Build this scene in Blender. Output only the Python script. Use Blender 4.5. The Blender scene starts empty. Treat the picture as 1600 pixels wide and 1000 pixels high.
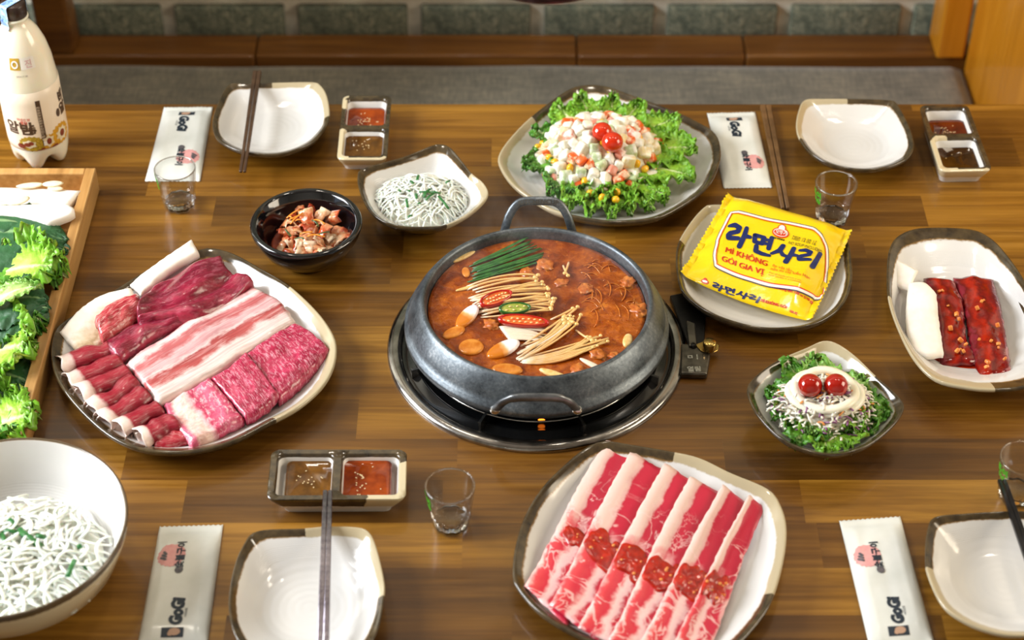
import bpy, bmesh, math, random
from mathutils import Vector, Matrix, Euler, noise as mnoise

SC = bpy.context.scene
COL = SC.collection
PI = math.pi
# ------------------------------------------------------------------ camera, light, exposure
TT = 0.75                      # table top above the floor
CAM_H = 1.417                  # camera above the table top
TH = math.radians(41.3)        # pitch below the horizon
FPX = 2964.0                   # focal length in pixels of a 1600 px wide frame
cam_d = bpy.data.cameras.new('camera')
cam_d.sensor_width = 36; cam_d.sensor_fit = 'HORIZONTAL'; cam_d.lens = 36 * FPX / 1600
cam_d.clip_start = .05; cam_d.clip_end = 60
cam_d.dof.use_dof = True; cam_d.dof.focus_distance = 2.10; cam_d.dof.aperture_fstop = 4.5
cam = bpy.data.objects.new('camera', cam_d); COL.objects.link(cam)
cam.location = (0, 0, TT + CAM_H); cam.rotation_euler = (PI / 2 - TH, 0, 0)
SC.camera = cam

SC.view_settings.view_transform = 'Standard'; SC.view_settings.look = 'None'
SC.view_settings.gamma = 1; SC.view_settings.use_curve_mapping = False
SC.view_settings.exposure = 0.12

wd = bpy.data.worlds.new('world'); SC.world = wd; wd.use_nodes = True
wd.node_tree.nodes['Background'].inputs[0].default_value = (.62, .74, .9, 1)
wd.node_tree.nodes['Background'].inputs[1].default_value = 1.0

def area(name, loc, target, sx, sy, power, col, spread=180):
    l = bpy.data.lights.new(name, 'AREA'); l.shape = 'RECTANGLE'; l.size = sx; l.size_y = sy
    l.energy = power; l.color = col; l.spread = math.radians(spread)
    o = bpy.data.objects.new(name, l); COL.objects.link(o); o.location = loc
    o.rotation_euler = (Vector(target) - Vector(loc)).to_track_quat('-Z', 'Y').to_euler()
    return o
# daylight through the window in the left wall, and the smaller one at the right
area('window_daylight', (-2.12, 1.55, 1.95), (0.1, 1.55, .75), 1.25, 1.15, 100, (.96, .98, 1.0))
area('side_window_daylight', (2.4, 1.2, 1.8), (.2, 1.6, .75), 1.3, 1.2, 38, (1.0, .84, .62))

# ------------------------------------------------------------------ helpers
def W(px, py, z=0.0):
    """photo pixel -> point at height z above the table top (z up, world metres)"""
    a = (px - 800) / FPX; b = (500 - py) / FPX
    d = Vector((a, math.cos(TH) + b * math.sin(TH), -math.sin(TH) + b * math.cos(TH)))
    t = (z - CAM_H) / d.z
    return Vector((d.x * t, d.y * t, TT + z))
def WP(pts, z=0.0): return [W(x, y, z) for x, y in pts]
def lin(c): return c / 12.92 if c <= .04045 else ((c + .055) / 1.055) ** 2.4
def hx(s):
    s = s.lstrip('#'); return tuple(lin(int(s[i:i + 2], 16) / 255) for i in (0, 2, 4)) + (1.0,)

class NT:
    """small wrapper that builds a node material"""
    def __init__(s, name):
        s.m = bpy.data.materials.new(name); s.m.use_nodes = True; s.t = s.m.node_tree; s.t.nodes.clear()
        s.o = s.t.nodes.new('ShaderNodeOutputMaterial'); s.b = s.t.nodes.new('ShaderNodeBsdfPrincipled')
        s.t.links.new(s.b.outputs[0], s.o.inputs[0])
    def put(s, k, v):
        if v is None: return
        if isinstance(v, bpy.types.NodeSocket): s.t.links.new(v, k)
        elif isinstance(v, str): k.default_value = hx(v)
        elif k.type == 'RGBA' and isinstance(v, (int, float)): k.default_value = (v, v, v, 1)
        elif k.type == 'VECTOR' and isinstance(v, (int, float)): k.default_value = (v, v, v)
        else: k.default_value = v
    def new(s, ty, **p):
        n = s.t.nodes.new(ty)
        for k, v in p.items(): setattr(n, k, v)
        return n
    def obj(s): return s.new('ShaderNodeTexCoord').outputs['Object']
    def attr(s, a='uvw'): return s.new('ShaderNodeAttribute', attribute_name=a).outputs['Vector']
    def sep(s, v):
        n = s.new('ShaderNodeSeparateXYZ'); s.put(n.inputs[0], v); return n.outputs
    def rnd(s): return s.new('ShaderNodeObjectInfo').outputs['Random']
    def math(s, op, a, b=None, c=None, clamp=False):
        n = s.new('ShaderNodeMath', operation=op, use_clamp=clamp); s.put(n.inputs[0], a); s.put(n.inputs[1], b); s.put(n.inputs[2], c); return n.outputs[0]
    def vmul(s, v, k):
        n = s.new('ShaderNodeVectorMath', operation='MULTIPLY'); s.put(n.inputs[0], v); s.put(n.inputs[1], k); return n.outputs[0]
    def vadd(s, v, k):
        n = s.new('ShaderNodeVectorMath', operation='ADD'); s.put(n.inputs[0], v); s.put(n.inputs[1], k); return n.outputs[0]
    def noise(s, v, scale, detail=3, rough=.55, dist=0.0):
        n = s.new('ShaderNodeTexNoise'); s.put(n.inputs['Vector'], v); s.put(n.inputs['Scale'], scale)
        n.inputs['Detail'].default_value = detail; n.inputs['Roughness'].default_value = rough; n.inputs['Distortion'].default_value = dist
        return n.outputs[0]
    def voro(s, v, scale, feature='F1', out=0):
        n = s.new('ShaderNodeTexVoronoi', feature=feature); s.put(n.inputs['Vector'], v); s.put(n.inputs['Scale'], scale); return n.outputs[out]
    def ramp(s, f, stops, interp='LINEAR'):
        n = s.new('ShaderNodeValToRGB'); r = n.color_ramp; r.interpolation = interp
        while len(r.elements) < len(stops): r.elements.new(.5)
        for e, (p, c) in zip(r.elements, stops):
            e.position = p; e.color = hx(c) if isinstance(c, str) else (c, c, c, 1)
        s.put(n.inputs[0], f); return n.outputs[0]
    def mix(s, f, a, b, mode='MIX'):
        n = s.new('ShaderNodeMix', data_type='RGBA', blend_type=mode); s.put(n.inputs[0], f); s.put(n.inputs[6], a); s.put(n.inputs[7], b); return n.outputs[2]
    def step(s, f, e, w=.02):
        n = s.new('ShaderNodeMapRange'); s.put(n.inputs[0], f); n.inputs[1].default_value = e - w; n.inputs[2].default_value = e + w; return n.outputs[0]
    def bump(s, h, strength=.3, dist=.001):
        n = s.new('ShaderNodeBump'); n.inputs['Strength'].default_value = strength; n.inputs['Distance'].default_value = dist
        s.put(n.inputs['Height'], h); s.put(s.b.inputs['Normal'], n.outputs[0])
    def fin(s, color=None, rough=.5, metal=0, trans=0, ior=None, sss=0, sssr=.004, coat=0, emit=None, estr=0, spec=None, alpha=None, sheen=0):
        b = s.b.inputs
        s.put(b['Base Color'], color); s.put(b['Roughness'], rough); b['Metallic'].default_value = metal
        s.put(b['Transmission Weight'], trans)
        if ior: b['IOR'].default_value = ior
        if sss:
            b['Subsurface Weight'].default_value = sss; b['Subsurface Scale'].default_value = sssr; b['Subsurface Radius'].default_value = (1, .5, .3)
        if coat: b['Coat Weight'].default_value = coat; b['Coat Roughness'].default_value = .08
        if emit: s.put(b['Emission Color'], emit); b['Emission Strength'].default_value = estr
        if spec is not None: b['Specular IOR Level'].default_value = spec
        if alpha is not None: s.put(b['Alpha'], alpha)
        if sheen: b['Sheen Weight'].default_value = sheen
        return s.m

def simple(name, c1, c2=None, scale=60, rough=.5, bump=0, bscale=None, lo=.35, hi=.65, stretch=None, detail=3, **k):
    n = NT(name); col = c1
    co = n.obj()
    if stretch: co = n.vmul(co, stretch)
    if c2: col = n.ramp(n.noise(co, scale, detail), [(lo, c1), (hi, c2)])
    if bump: n.bump(n.noise(co, bscale or scale * 2, 3), bump)
    return n.fin(col, rough, **k)

def thing(name, label, cat, loc, group=None, kind=None):
    o = bpy.data.objects.new(name, None); o.empty_display_size = .02; COL.objects.link(o); o.location = loc
    return tag(o, label, cat, group, kind)
def tag(o, label=None, cat=None, group=None, kind=None):
    if label: o['label'] = label
    if cat: o['category'] = cat
    if group: o['group'] = group
    if kind: o['kind'] = kind
    return o
def obj(name, g, m, parent=None, origin=None, smooth=True, kind=None, label=None, fix=True):
    """g = (verts in world space, faces[, uvw per vertex]); linked as one mesh object"""
    V, F = g[0], g[1]
    if parent is not None:
        org = Vector((0, 0, 0)); p = parent
        while p is not None: org += p.location; p = p.parent
    else:
        if origin is None:
            xs = [v[0] for v in V]; ys = [v[1] for v in V]; zs = [v[2] for v in V]
            origin = ((min(xs) + max(xs)) / 2, (min(ys) + max(ys)) / 2, min(zs))
        org = Vector(origin)
    me = bpy.data.meshes.new(name)
    me.from_pydata([(v[0] - org.x, v[1] - org.y, v[2] - org.z) for v in V], [], F); me.update()
    if fix and len(F) < 60000:
        bm = bmesh.new(); bm.from_mesh(me); bmesh.ops.recalc_face_normals(bm, faces=bm.faces[:]); bm.to_mesh(me); bm.free()
    if len(g) > 2 and g[2]:
        a = me.attributes.new('uvw', 'FLOAT_VECTOR', 'POINT')
        a.data.foreach_set('vector', [c for t in g[2] for c in t])
    if smooth: me.polygons.foreach_set('use_smooth', [True] * len(me.polygons))
    if m: me.materials.append(m)
    o = bpy.data.objects.new(name, me); COL.objects.link(o)
    if parent is not None: o.parent = parent
    else: o.location = org
    if kind: o['kind'] = kind
    if label: o['label'] = label
    return o
def sharp(o, ang=35):
    me = o.data
    try: me.set_sharp_from_angle(angle=math.radians(ang))
    except Exception: pass
    return o
def bevel(o, w, seg=2):
    b = o.modifiers.new('bevel', 'BEVEL'); b.width = w; b.segments = seg; b.limit_method = 'ANGLE'; b.angle_limit = math.radians(40)
    sharp(o, 45); return o
def copy_tree(o, parent=None):
    c = o.copy(); COL.objects.link(c); c.parent = parent
    for ch in list(o.children): copy_tree(ch, c)
    return c
def join(*gs):
    V, F, U = [], [], []; anyu = any(len(g) > 2 and g[2] for g in gs)
    for g in gs:
        b = len(V); V += list(g[0]); F += [tuple(i + b for i in f) for f in g[1]]
        if anyu: U += list(g[2]) if len(g) > 2 and g[2] else [(0, 0, 0)] * len(g[0])
    return (V, F, U) if anyu else (V, F)
def xf(g, mtx): return (([mtx @ Vector(v) for v in g[0]], g[1]) + tuple(g[2:]))
def TRS(loc=(0, 0, 0), rot=(0, 0, 0), sc=(1, 1, 1)):
    return Matrix.Translation(Vector(loc)) @ Euler(rot).to_matrix().to_4x4() @ Matrix.Diagonal((*sc, 1))

def box(c, s, rz=0.0):
    x, y, z = s[0] / 2, s[1] / 2, s[2] / 2
    V = [(-x, -y, -z), (x, -y, -z), (x, y, -z), (-x, y, -z), (-x, -y, z), (x, -y, z), (x, y, z), (-x, y, z)]
    F = [(3, 2, 1, 0), (4, 5, 6, 7), (0, 1, 5, 4), (1, 2, 6, 5), (2, 3, 7, 6), (3, 0, 4, 7)]
    return xf((V, F), TRS(c, (0, 0, rz)))
def cbox(s, ch):
    """chamfered box round the origin, 24 verts"""
    bm = bmesh.new(); bmesh.ops.create_cube(bm, size=1)
    for v in bm.verts: v.co = Vector((v.co.x * s[0], v.co.y * s[1], v.co.z * s[2]))
    bmesh.ops.bevel(bm, geom=bm.edges[:] + bm.verts[:], offset=ch, segments=2, affect='EDGES', profile=.5)
    bm.verts.ensure_lookup_table(); bm.verts.index_update()
    g = ([v.co.copy() for v in bm.verts], [tuple(v.index for v in f.verts) for f in bm.faces]); bm.free(); return g
def spl(pts, n, closed=True):
    """Catmull-Rom through pts, resampled to n points of even spacing"""
    P = [Vector(p) for p in pts]; m = len(P); D = []
    segs = m if closed else m - 1
    for i in range(segs):
        if closed: a, b, c, d = P[(i - 1) % m], P[i], P[(i + 1) % m], P[(i + 2) % m]
        else: a, b, c, d = P[max(i - 1, 0)], P[i], P[i + 1], P[min(i + 2, m - 1)]
        for k in range(8):
            t = k / 8
            D.append(.5 * ((2 * b) + (c - a) * t + (2 * a - 5 * b + 4 * c - d) * t * t + (3 * b - a - 3 * c + d) * t ** 3))
    D.append(D[0].copy() if closed else P[-1].copy())
    L = [0]
    for i in range(1, len(D)): L.append(L[-1] + (D[i] - D[i - 1]).length)
    R = []; j = 0
    for k in range(n):
        s = L[-1] * k / (n if closed else n - 1)
        while j < len(L) - 2 and L[j + 1] < s: j += 1
        d = L[j + 1] - L[j]
        R.append(D[j].lerp(D[j + 1], 0 if d < 1e-12 else min(1, (s - L[j]) / d)))
    return R
def rings(R, closed_v=True, cap0=False, cap1=False, flip=False):
    """skin a list of rings (each a list of points)"""
    V, F = [], []; n = len(R[0])
    for r in R: V += r
    for i in range(len(R) - 1):
        for j in range(n if closed_v else n - 1):
            a, b = i * n + j, i * n + (j + 1) % n; c, d = b + n, a + n
            F.append((a, d, c, b) if flip else (a, b, c, d))
    if cap0: F.append(tuple(range(n - 1, -1, -1)) if not flip else tuple(range(n)))
    if cap1:
        k = (len(R) - 1) * n; F.append(tuple(range(k, k + n)) if not flip else tuple(range(k + n - 1, k - 1, -1)))
    return V, F
def lathe(prof, c, n=48, cap0=False, cap1=False, U=None, wob=None):
    c = Vector(c); R = []
    for (r, z) in prof:
        R.append([c + Vector((r * math.cos(2 * PI * j / n), r * math.sin(2 * PI * j / n), z)) for j in range(n)])
    V, F = rings(R, True, cap0, cap1)
    if U: return V, F, [U(i, j / n) for i in range(len(prof)) for j in range(n)]
    return V, F
def tube(pts, rad, n=6, flat=1.0, up=None):
    """tube along points, rad a number or a list; closed ends"""
    P = [Vector(p) for p in pts]; m = len(P); R = []; ref = Vector(up) if up else Vector((0, 0, 1))
    for i in range(m):
        t = (P[min(i + 1, m - 1)] - P[max(i - 1, 0)])
        t = t.normalized() if t.length > 1e-9 else Vector((1, 0, 0))
        s = t.cross(ref)
        if s.length < 1e-4: s = t.cross(Vector((0, 1, 0)))
        s.normalize(); q = s.cross(t); r = rad[i] if isinstance(rad, (list, tuple)) else rad
        R.append([P[i] + s * (r * math.cos(2 * PI * k / n)) + q * (r * flat * math.sin(2 * PI * k / n)) for k in range(n)])
    V, F = rings(R, True, True, True, flip=True)
    return V, F, [(i / (m - 1), k / n, 0) for i in range(m) for k in range(n)]
def bez(a, b, c, n=8):
    a, b, c = Vector(a), Vector(b), Vector(c)
    return [a * (1 - t) ** 2 + b * 2 * t * (1 - t) + c * t * t for t in [i / (n - 1) for i in range(n)]]
def ball(c, r, seg=16, rg=10, sc=(1, 1, 1), amp=0, fr=1, rot=(0, 0, 0), seed=0):
    V = []; F = []; M3 = Euler(rot).to_matrix(); c = Vector(c); U = []
    for i in range(rg + 1):
        a = PI * i / rg
        for j in range(seg):
            b = 2 * PI * j / seg
            d = Vector((math.sin(a) * math.cos(b), math.sin(a) * math.sin(b), math.cos(a)))
            k = 1 + (amp * mnoise.noise(d * fr + Vector((seed * 7.1, seed * 3.3, seed))) if amp else 0)
            V.append(c + M3 @ Vector((d.x * r * sc[0] * k, d.y * r * sc[1] * k, d.z * r * sc[2] * k))); U.append((i / rg, j / seg, d.z))
    for i in range(rg):
        for j in range(seg):
            a, b = i * seg + j, i * seg + (j + 1) % seg; F.append((a, a + seg, b + seg, b))
    return V, F, U
def nz(x, y, z=0.0, s=1.0): return mnoise.noise(Vector((x * s, y * s, z)))
def poly_at(P, t):
    """point at parameter t (0..1) of a polyline already evenly resampled"""
    k = t * (len(P) - 1); i = min(int(k), len(P) - 2); return P[i].lerp(P[i + 1], k - i)
def patch(A, B, zf, th, L=None, R=None, nu=24, nv=12, zref=.02, rough=.0, seed=0, edge=.55):
    """Coons patch between pixel edges A (v=0) and B (v=1), with thickness th; zf(u, v) = height of the top above the table"""
    A = spl(WP(A, zref), 40, False); B = spl(WP(B, zref), 40, False)
    L = spl(WP(L, zref), 40, False) if L else [A[0].lerp(B[0], i / 39) for i in range(40)]
    R = spl(WP(R, zref), 40, False) if R else [A[-1].lerp(B[-1], i / 39) for i in range(40)]
    top, bot, U = [], [], []
    for i in range(nu + 1):
        u = i / nu
        for j in range(nv + 1):
            v = j / nv
            p = poly_at(A, u) * (1 - v) + poly_at(B, u) * v + poly_at(L, v) * (1 - u) + poly_at(R, v) * u
            p -= (A[0] * (1 - u) * (1 - v) + A[-1] * u * (1 - v) + B[0] * (1 - u) * v + B[-1] * u * v)
            e = min(u, 1 - u) * nu; f = min(v, 1 - v) * nv; d = min(e, f)
            if rough and d < 1.5: p += Vector((nz(p.x, p.y, seed, 160), nz(p.x, p.y, seed + 5, 160), 0)) * rough
            z = zf(u, v); k = max(0, 1 - d / 1.5)
            top.append(Vector((p.x, p.y, TT + z - th * edge * .5 * k * k))); bot.append(Vector((p.x, p.y, TT + z - th + th * .25 * k)))
            U.append((u, v, 0))
    w = nv + 1; V = top + bot; n = len(top); F = []
    for i in range(nu):
        for j in range(nv):
            a = i * w + j; F.append((a, a + w, a + w + 1, a + 1)); F.append((n + a, n + a + 1, n + a + w + 1, n + a + w))
    for i in range(nu):
        a = i * w; F.append((a, n + a, n + a + w, a + w)); a = i * w + nv; F.append((a, a + w, n + a + w, n + a))
    for j in range(nv):
        a = j; F.append((a, a + 1, n + a + 1, n + a)); a = nu * w + j; F.append((a, n + a, n + a + 1, a + 1))
    # keep faces pointing outwards whichever way the edges were given
    a, b, c = V[F[0][0]], V[F[0][1]], V[F[0][2]]
    if (b - a).cross(c - a).z < 0: F = [tuple(reversed(f)) for f in F]
    return V, F, U + [(u, v, 1) for (u, v, _) in U]
_tc = {}
def text_flat(s, size=1.0, bold=0.0, shear=0.0):
    """flat triangulated lettering, baseline at y=0, x from 0"""
    cu = bpy.data.curves.new('lettering', 'FONT'); cu.body = s; cu.size = size; cu.offset = bold; cu.resolution_u = 3; cu.shear = shear
    o = bpy.data.objects.new('lettering', cu); COL.objects.link(o)
    dg = bpy.context.evaluated_depsgraph_get(); me = o.evaluated_get(dg).to_mesh()
    V = [(v.co.x, v.co.y) for v in me.vertices]; F = [tuple(p.vertices) for p in me.polygons]
    o.evaluated_get(dg).to_mesh_clear(); bpy.data.objects.remove(o); bpy.data.curves.remove(cu)
    return V, F
def stroke(pts, w):
    """flat brush stroke: polyline with round ends, returns 2D verts / faces"""
    V, F = [], []
    for i, p in enumerate(pts):
        ww = w[i] if isinstance(w, (list, tuple)) else w
        b = len(V); n = 10
        V += [(p[0] + ww / 2 * math.cos(2 * PI * k / n), p[1] + ww / 2 * math.sin(2 * PI * k / n)) for k in range(n)]; F.append(tuple(range(b, b + n)))
        if i:
            q = pts[i - 1]; w0 = w[i - 1] if isinstance(w, (list, tuple)) else w
            dx, dy = p[0] - q[0], p[1] - q[1]; L = math.hypot(dx, dy) or 1; nx, ny = -dy / L, dx / L; b = len(V)
            V += [(q[0] + nx * w0 / 2, q[1] + ny * w0 / 2), (q[0] - nx * w0 / 2, q[1] - ny * w0 / 2), (p[0] - nx * ww / 2, p[1] - ny * ww / 2), (p[0] + nx * ww / 2, p[1] + ny * ww / 2)]
            F.append((b, b + 1, b + 2, b + 3))
    return V, F
def join2(*gs):
    V, F = [], []
    for v, f in gs:
        b = len(V); V += list(v); F += [tuple(i + b for i in q) for q in f]
    return V, F
def move2(g, dx, dy, s=1.0, sy=None): return [(x * s + dx, y * (sy or s) + dy) for x, y in g[0]], g[1]
def width2(g): return max(v[0] for v in g[0]) if g[0] else 0
def fine(g, maxlen):
    """split long edges of a flat 2D shape so that it can follow a curved surface"""
    bm = bmesh.new(); vs = [bm.verts.new((x, y, 0)) for x, y in g[0]]
    for f in g[1]:
        try: bm.faces.new([vs[i] for i in f])
        except ValueError: pass
    bmesh.ops.triangulate(bm, faces=bm.faces[:])
    for _ in range(4):
        e = [e for e in bm.edges if e.calc_length() > maxlen]
        if not e: break
        bmesh.ops.subdivide_edges(bm, edges=e, cuts=1); bmesh.ops.triangulate(bm, faces=bm.faces[:])
    for f in bm.faces:
        f.normal_update()
        if f.normal.z < 0: f.normal_flip()
    bm.verts.index_update(); r = ([(v.co.x, v.co.y) for v in bm.verts], [tuple(v.index for v in f.verts) for f in bm.faces]); bm.free(); return r
def disc2(cx, cy, rx, ry=None, n=24, a0=0.0):
    ry = ry or rx
    return [(cx + rx * math.cos(2 * PI * k / n + a0), cy + ry * math.sin(2 * PI * k / n + a0)) for k in range(n)], [tuple(range(n))]
def band2(outer, inner):
    n = len(outer); return list(outer) + list(inner), [(i, (i + 1) % n, n + (i + 1) % n, n + i) for i in range(n)]
def print_on(name, g2, fn, m, parent, eps=.0003):
    """lay a flat 2D shape on a surface; fn(x, y) -> (point, normal)"""
    V = []
    for x, y in g2[0]:
        p, n = fn(x, y); V.append(p + n * eps)
    return obj(name, (V, g2[1]), m, parent, smooth=False, fix=False)
# ------------------------------------------------------------------ shared materials
def wood(name, dark, mid, light, sc=1.0, rough=.34, axis='x', rnd=.75, bump=.15):
    n = NT(name); r = n.rnd(); co = n.obj()
    off = n.new('ShaderNodeCombineXYZ'); n.put(off.inputs[0], n.math('MULTIPLY', r, 37.0)); n.put(off.inputs[1], n.math('MULTIPLY', r, 91.0)); n.put(off.inputs[2], n.math('MULTIPLY', r, 13.0))
    st = (2.6, 38, 38) if axis == 'x' else ((26, 2.2, 26) if axis == 'y' else (26, 26, 2.2))
    v = n.vadd(n.vmul(co, tuple(k * sc for k in st)), off.outputs[0])
    g1 = n.noise(v, 1.0, 5, .62, .7); g2 = n.noise(n.vmul(v, (1.5, 4, 4) if axis == 'x' else (4, 1.5, 4) if axis == 'y' else (4, 4, 1.5)), 1.3, 3, .6)
    f = n.math('ADD', n.math('MULTIPLY', g1, .75), n.math('MULTIPLY', g2, .35))
    col = n.ramp(f, [(.30, dark), (.52, mid), (.75, light)])
    shade = n.ramp(r, [(0, '8c7a5e'), (.3, 'b8a786'), (.6, 'efe8d8'), (1, 'ffffff')])
    col = n.mix(rnd, col, n.mix(1.0, col, shade, 'MULTIPLY'))
    n.bump(f, bump, .0004)
    n.put(n.b.inputs['Roughness'], n.ramp(g2, [(.3, rough - .06), (.7, rough + .10)]))
    return n.fin(col, None, coat=.25)
M_table = wood('acacia_staves', '543509', '825817', 'aa7b2b')
M_tray = wood('tray_wood', '8a5f2c', 'b98a4c', 'd5ab6c', 1.2, .5, 'y', .25)
M_benchwood = wood('bench_wood', '4a2a10', '70461a', '95652a', .7, .4, 'x', .5)
M_panel_lit = wood('lit_varnished_panel_wood', 'a8690f', 'c17c14', 'd38e22', .6, .35, 'z', .2)  # orange varnish with the warm light on the right end painted in
def stone_mat():
    n = NT('green_grey_stone'); r = n.rnd(); co = n.vadd(n.obj(), n.vmul(n.attr('none'), 1.0))
    a = n.noise(co, 55, 4, .7); b = n.noise(co, 240, 3, .7)
    col = n.ramp(n.math('ADD', n.math('MULTIPLY', a, .5), n.math('MULTIPLY', b, .5)), [(.36, '3a443b'), (.52, '6e7564'), (.66, 'aaa78e')])
    n.bump(n.math('ADD', a, b), .6, .004); return n.fin(col, .9)
M_stone = stone_mat()
M_mortar = simple('pale_mortar', 'e6e0ce', 'f0ead8', 120, .9, .4)
M_plaster = simple('plaster', 'b8b4ac', 'c8c4bc', 8, .9)
M_ceil = simple('ceiling_paint', '8d8378', '9d9388', 5, .9)
def fabric_mat():
    n = NT('woven_grey_fabric'); co = n.obj()
    a = n.noise(n.vmul(co, (26, 320, 90)), 1, 3, .7); b = n.noise(n.vmul(co, (320, 30, 60)), 1, 3, .7); c = n.noise(co, 12, 3)
    f = n.math('ADD', n.math('MULTIPLY', a, .4), n.math('ADD', n.math('MULTIPLY', b, .35), n.math('MULTIPLY', c, .25)))
    n.bump(f, .5, .001); return n.fin(n.ramp(f, [(.34, '4a4a40'), (.5, '737064'), (.66, 'a09982')]), .95, sheen=.3)
M_fabric = fabric_mat()
M_floor = simple('dark_floor_tile', '3a3028', '4a3e34', 6, .6)
M_blackmetal = simple('black_metal', '17181a', '232426', 90, .4, metal=.6)
M_steel = simple('brushed_steel', 'b9b7b2', 'd0cec8', 200, .22, metal=1)

def Bx(x0, x1, y0, y1, z0, z1): return box(((x0 + x1) / 2, (y0 + y1) / 2, (z0 + z1) / 2), (x1 - x0, y1 - y0, z1 - z0))
def struct(name, g, m, smooth=False): return tag(obj(name, g, m, smooth=smooth), kind='structure')
XL, XR, YF, YB, ZC = -2.3, 2.6, -1.3, 2.676, 2.85
struct('floor', Bx(XL - .2, XR + .2, YF - .2, YB + .2, -.1, 0), M_floor)
struct('ceiling', Bx(XL - .2, XR + .2, YF - .2, YB + .2, ZC, ZC + .1), M_ceil)
struct('wall_front', Bx(XL, XR, YF - .15, YF, 0, ZC), M_plaster)
def wall_with_window(name, x0, x1, wy0, wy1, wz0, wz1):
    struct(name, join(Bx(x0, x1, YF, wy0, 0, ZC), Bx(x0, x1, wy1, YB, 0, ZC), Bx(x0, x1, wy0, wy1, 0, wz0), Bx(x0, x1, wy0, wy1, wz1, ZC)), M_plaster)
wall_with_window('wall_left', XL - .15, XL, .55, 2.55, 1.1, 2.65)
wall_with_window('wall_right', XR, XR + .15, .5, 1.9, 1.2, 2.5)
for nm, x, y0, y1, z0, z1 in (('window_1', XL - .10, .55, 2.55, 1.1, 2.65), ('window_2', XR + .10, .5, 1.9, 1.2, 2.5)):
    t = 0.05; ym = (y0 + y1) / 2
    struct(nm, join(Bx(x - .03, x + .03, y0, y0 + t, z0, z1), Bx(x - .03, x + .03, y1 - t, y1, z0, z1), Bx(x - .03, x + .03, ym - t / 2, ym + t / 2, z0, z1),
                    Bx(x - .03, x + .03, y0, y1, z0, z0 + t), Bx(x - .03, x + .03, y0, y1, z1 - t, z1)), M_benchwood)
# stone wall behind the bench: mortar bed with each block proud of it
wb = struct('wall_back', Bx(XL, XR, YB + .012, YB + .16, 0, ZC), M_mortar)
bw, bh, jt = .203, .100, .0225
bg = cbox((bw - jt, .05, bh - .0015), .004)
bme = None; x_first = .042
for r in range(-2, 13):
    zc = TT - .2506 - bh / 2 + r * (bh + .0215)
    for k in range(-7, 8):
        x = x_first + (k + .5) * bw + (bw / 2 if (r % 2) else 0)
        if abs(x) > 1.45: continue
        if bme is None:
            o = obj('stone_block', bg, M_stone, wb, smooth=True); sharp(o, 40); bme = o.data
            # mesh was placed relative to the wall's origin: put it back round its own centre
            for v, c in zip(bme.vertices, bg[0]): v.co = c
        else:
            o = bpy.data.objects.new('stone_block', bme); COL.objects.link(o); o.parent = wb
        o.location = Vector((x, YB + .021 + .003 * nz(x, zc, 0, 9), zc)) - wb.location
# unseen fill lamps added to brighten the back wall: steel ring, glowing disc, light
M_fillglow = NT('fill_lamp_diffuser').fin('ffffff', .5, emit='ffe2b4', estr=6)
for lx, ly in ((-.75, 1.95), (.25, 1.95), (1.15, 1.95)):
    lt = thing('fill_lamp', 'round fill lamp added in the ceiling above the table, out of view', 'lamp', (lx, ly, ZC - .02), 'added ceiling fill lamps')
    obj('fill_lamp_ring', lathe([(.10, .019), (.10, .002), (.105, 0), (.125, 0), (.13, .004), (.13, .019)], (lx, ly, ZC - .02), 40), M_steel, lt)
    obj('diffuser', lathe([(.001, .006), (.099, .006), (.099, .012), (.001, .012)], (lx, ly, ZC - .02), 40), M_fillglow, lt)
    l = bpy.data.lights.new('fill_lamp_light', 'AREA'); l.shape = 'DISK'; l.size = .19; l.energy = 2.0; l.color = (1, .92, .80); l.spread = math.radians(120)
    o = bpy.data.objects.new('fill_lamp_light', l); COL.objects.link(o); o.parent = lt; o.location = (0, 0, -.004)
# ------------------------------------------------------------------ bench
bench = thing('bench', 'long bench with grey woven seat cushion and wooden ends behind the table', 'bench', (0, 2.35, 0))
def cushion():
    x0, x1, y0, y1, z0, z1 = -.768, .735, 2.12, 2.601, TT - .40, TT - .30
    nx, ny = 60, 24; V = []; F = []
    for i in range(nx + 1):
        for j in range(ny + 1):
            u, v = i / nx, j / ny; e = min(u * (x1 - x0), (1 - u) * (x1 - x0), v * (y1 - y0), (1 - v) * (y1 - y0))
            d = max(0, 1 - e / .03); x, y = x0 + (x1 - x0) * u, y0 + (y1 - y0) * v
            V.append((x, y, z1 - .022 * d * d + .003 * nz(x, y, 0, 6) - .001))
    n = len(V)
    for i in range(nx):
        for j in range(ny):
            a = i * (ny + 1) + j; F.append((a, a + ny + 1, a + ny + 2, a + 1))
    ring = [i * (ny + 1) for i in range(nx + 1)] + [nx * (ny + 1) + j for j in range(1, ny + 1)] + [i * (ny + 1) + ny for i in range(nx - 1, -1, -1)] + [j for j in range(ny - 1, 0, -1)]
    b = len(V)
    for k in ring: V.append((V[k][0], V[k][1], z0))
    m = len(ring)
    for k in range(m): F.append((ring[k], b + k, b + (k + 1) % m, ring[(k + 1) % m]))
    F.append(tuple(b + k for k in range(m - 1, -1, -1)))
    return V, [tuple(reversed(f)) if i >= nx * ny and False else f for i, f in enumerate(F)]
obj('seat_cushion', cushion(), M_fabric, bench, label='grey woven seat cushion')
bevel(obj('seat_base', Bx(-.768, .735, 2.16, 2.66, .06, TT - .401), M_benchwood, bench, smooth=False), .004)
for i, (a, b) in enumerate(((-.95, -.42), (-.418, .105), (.107, .38), (.382, .75))):
    bevel(obj('ledge_board', Bx(a, b, 2.602, 2.666, TT - .36, TT - .297 + .0005 * (i % 2)), M_benchwood, bench, smooth=False), .003)
bevel(obj('end_panel', Bx(.738, .80, 2.06, 2.60, .02, TT + .42), M_panel_lit, bench, smooth=False, label='orange varnished end panel'), .006)
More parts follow.
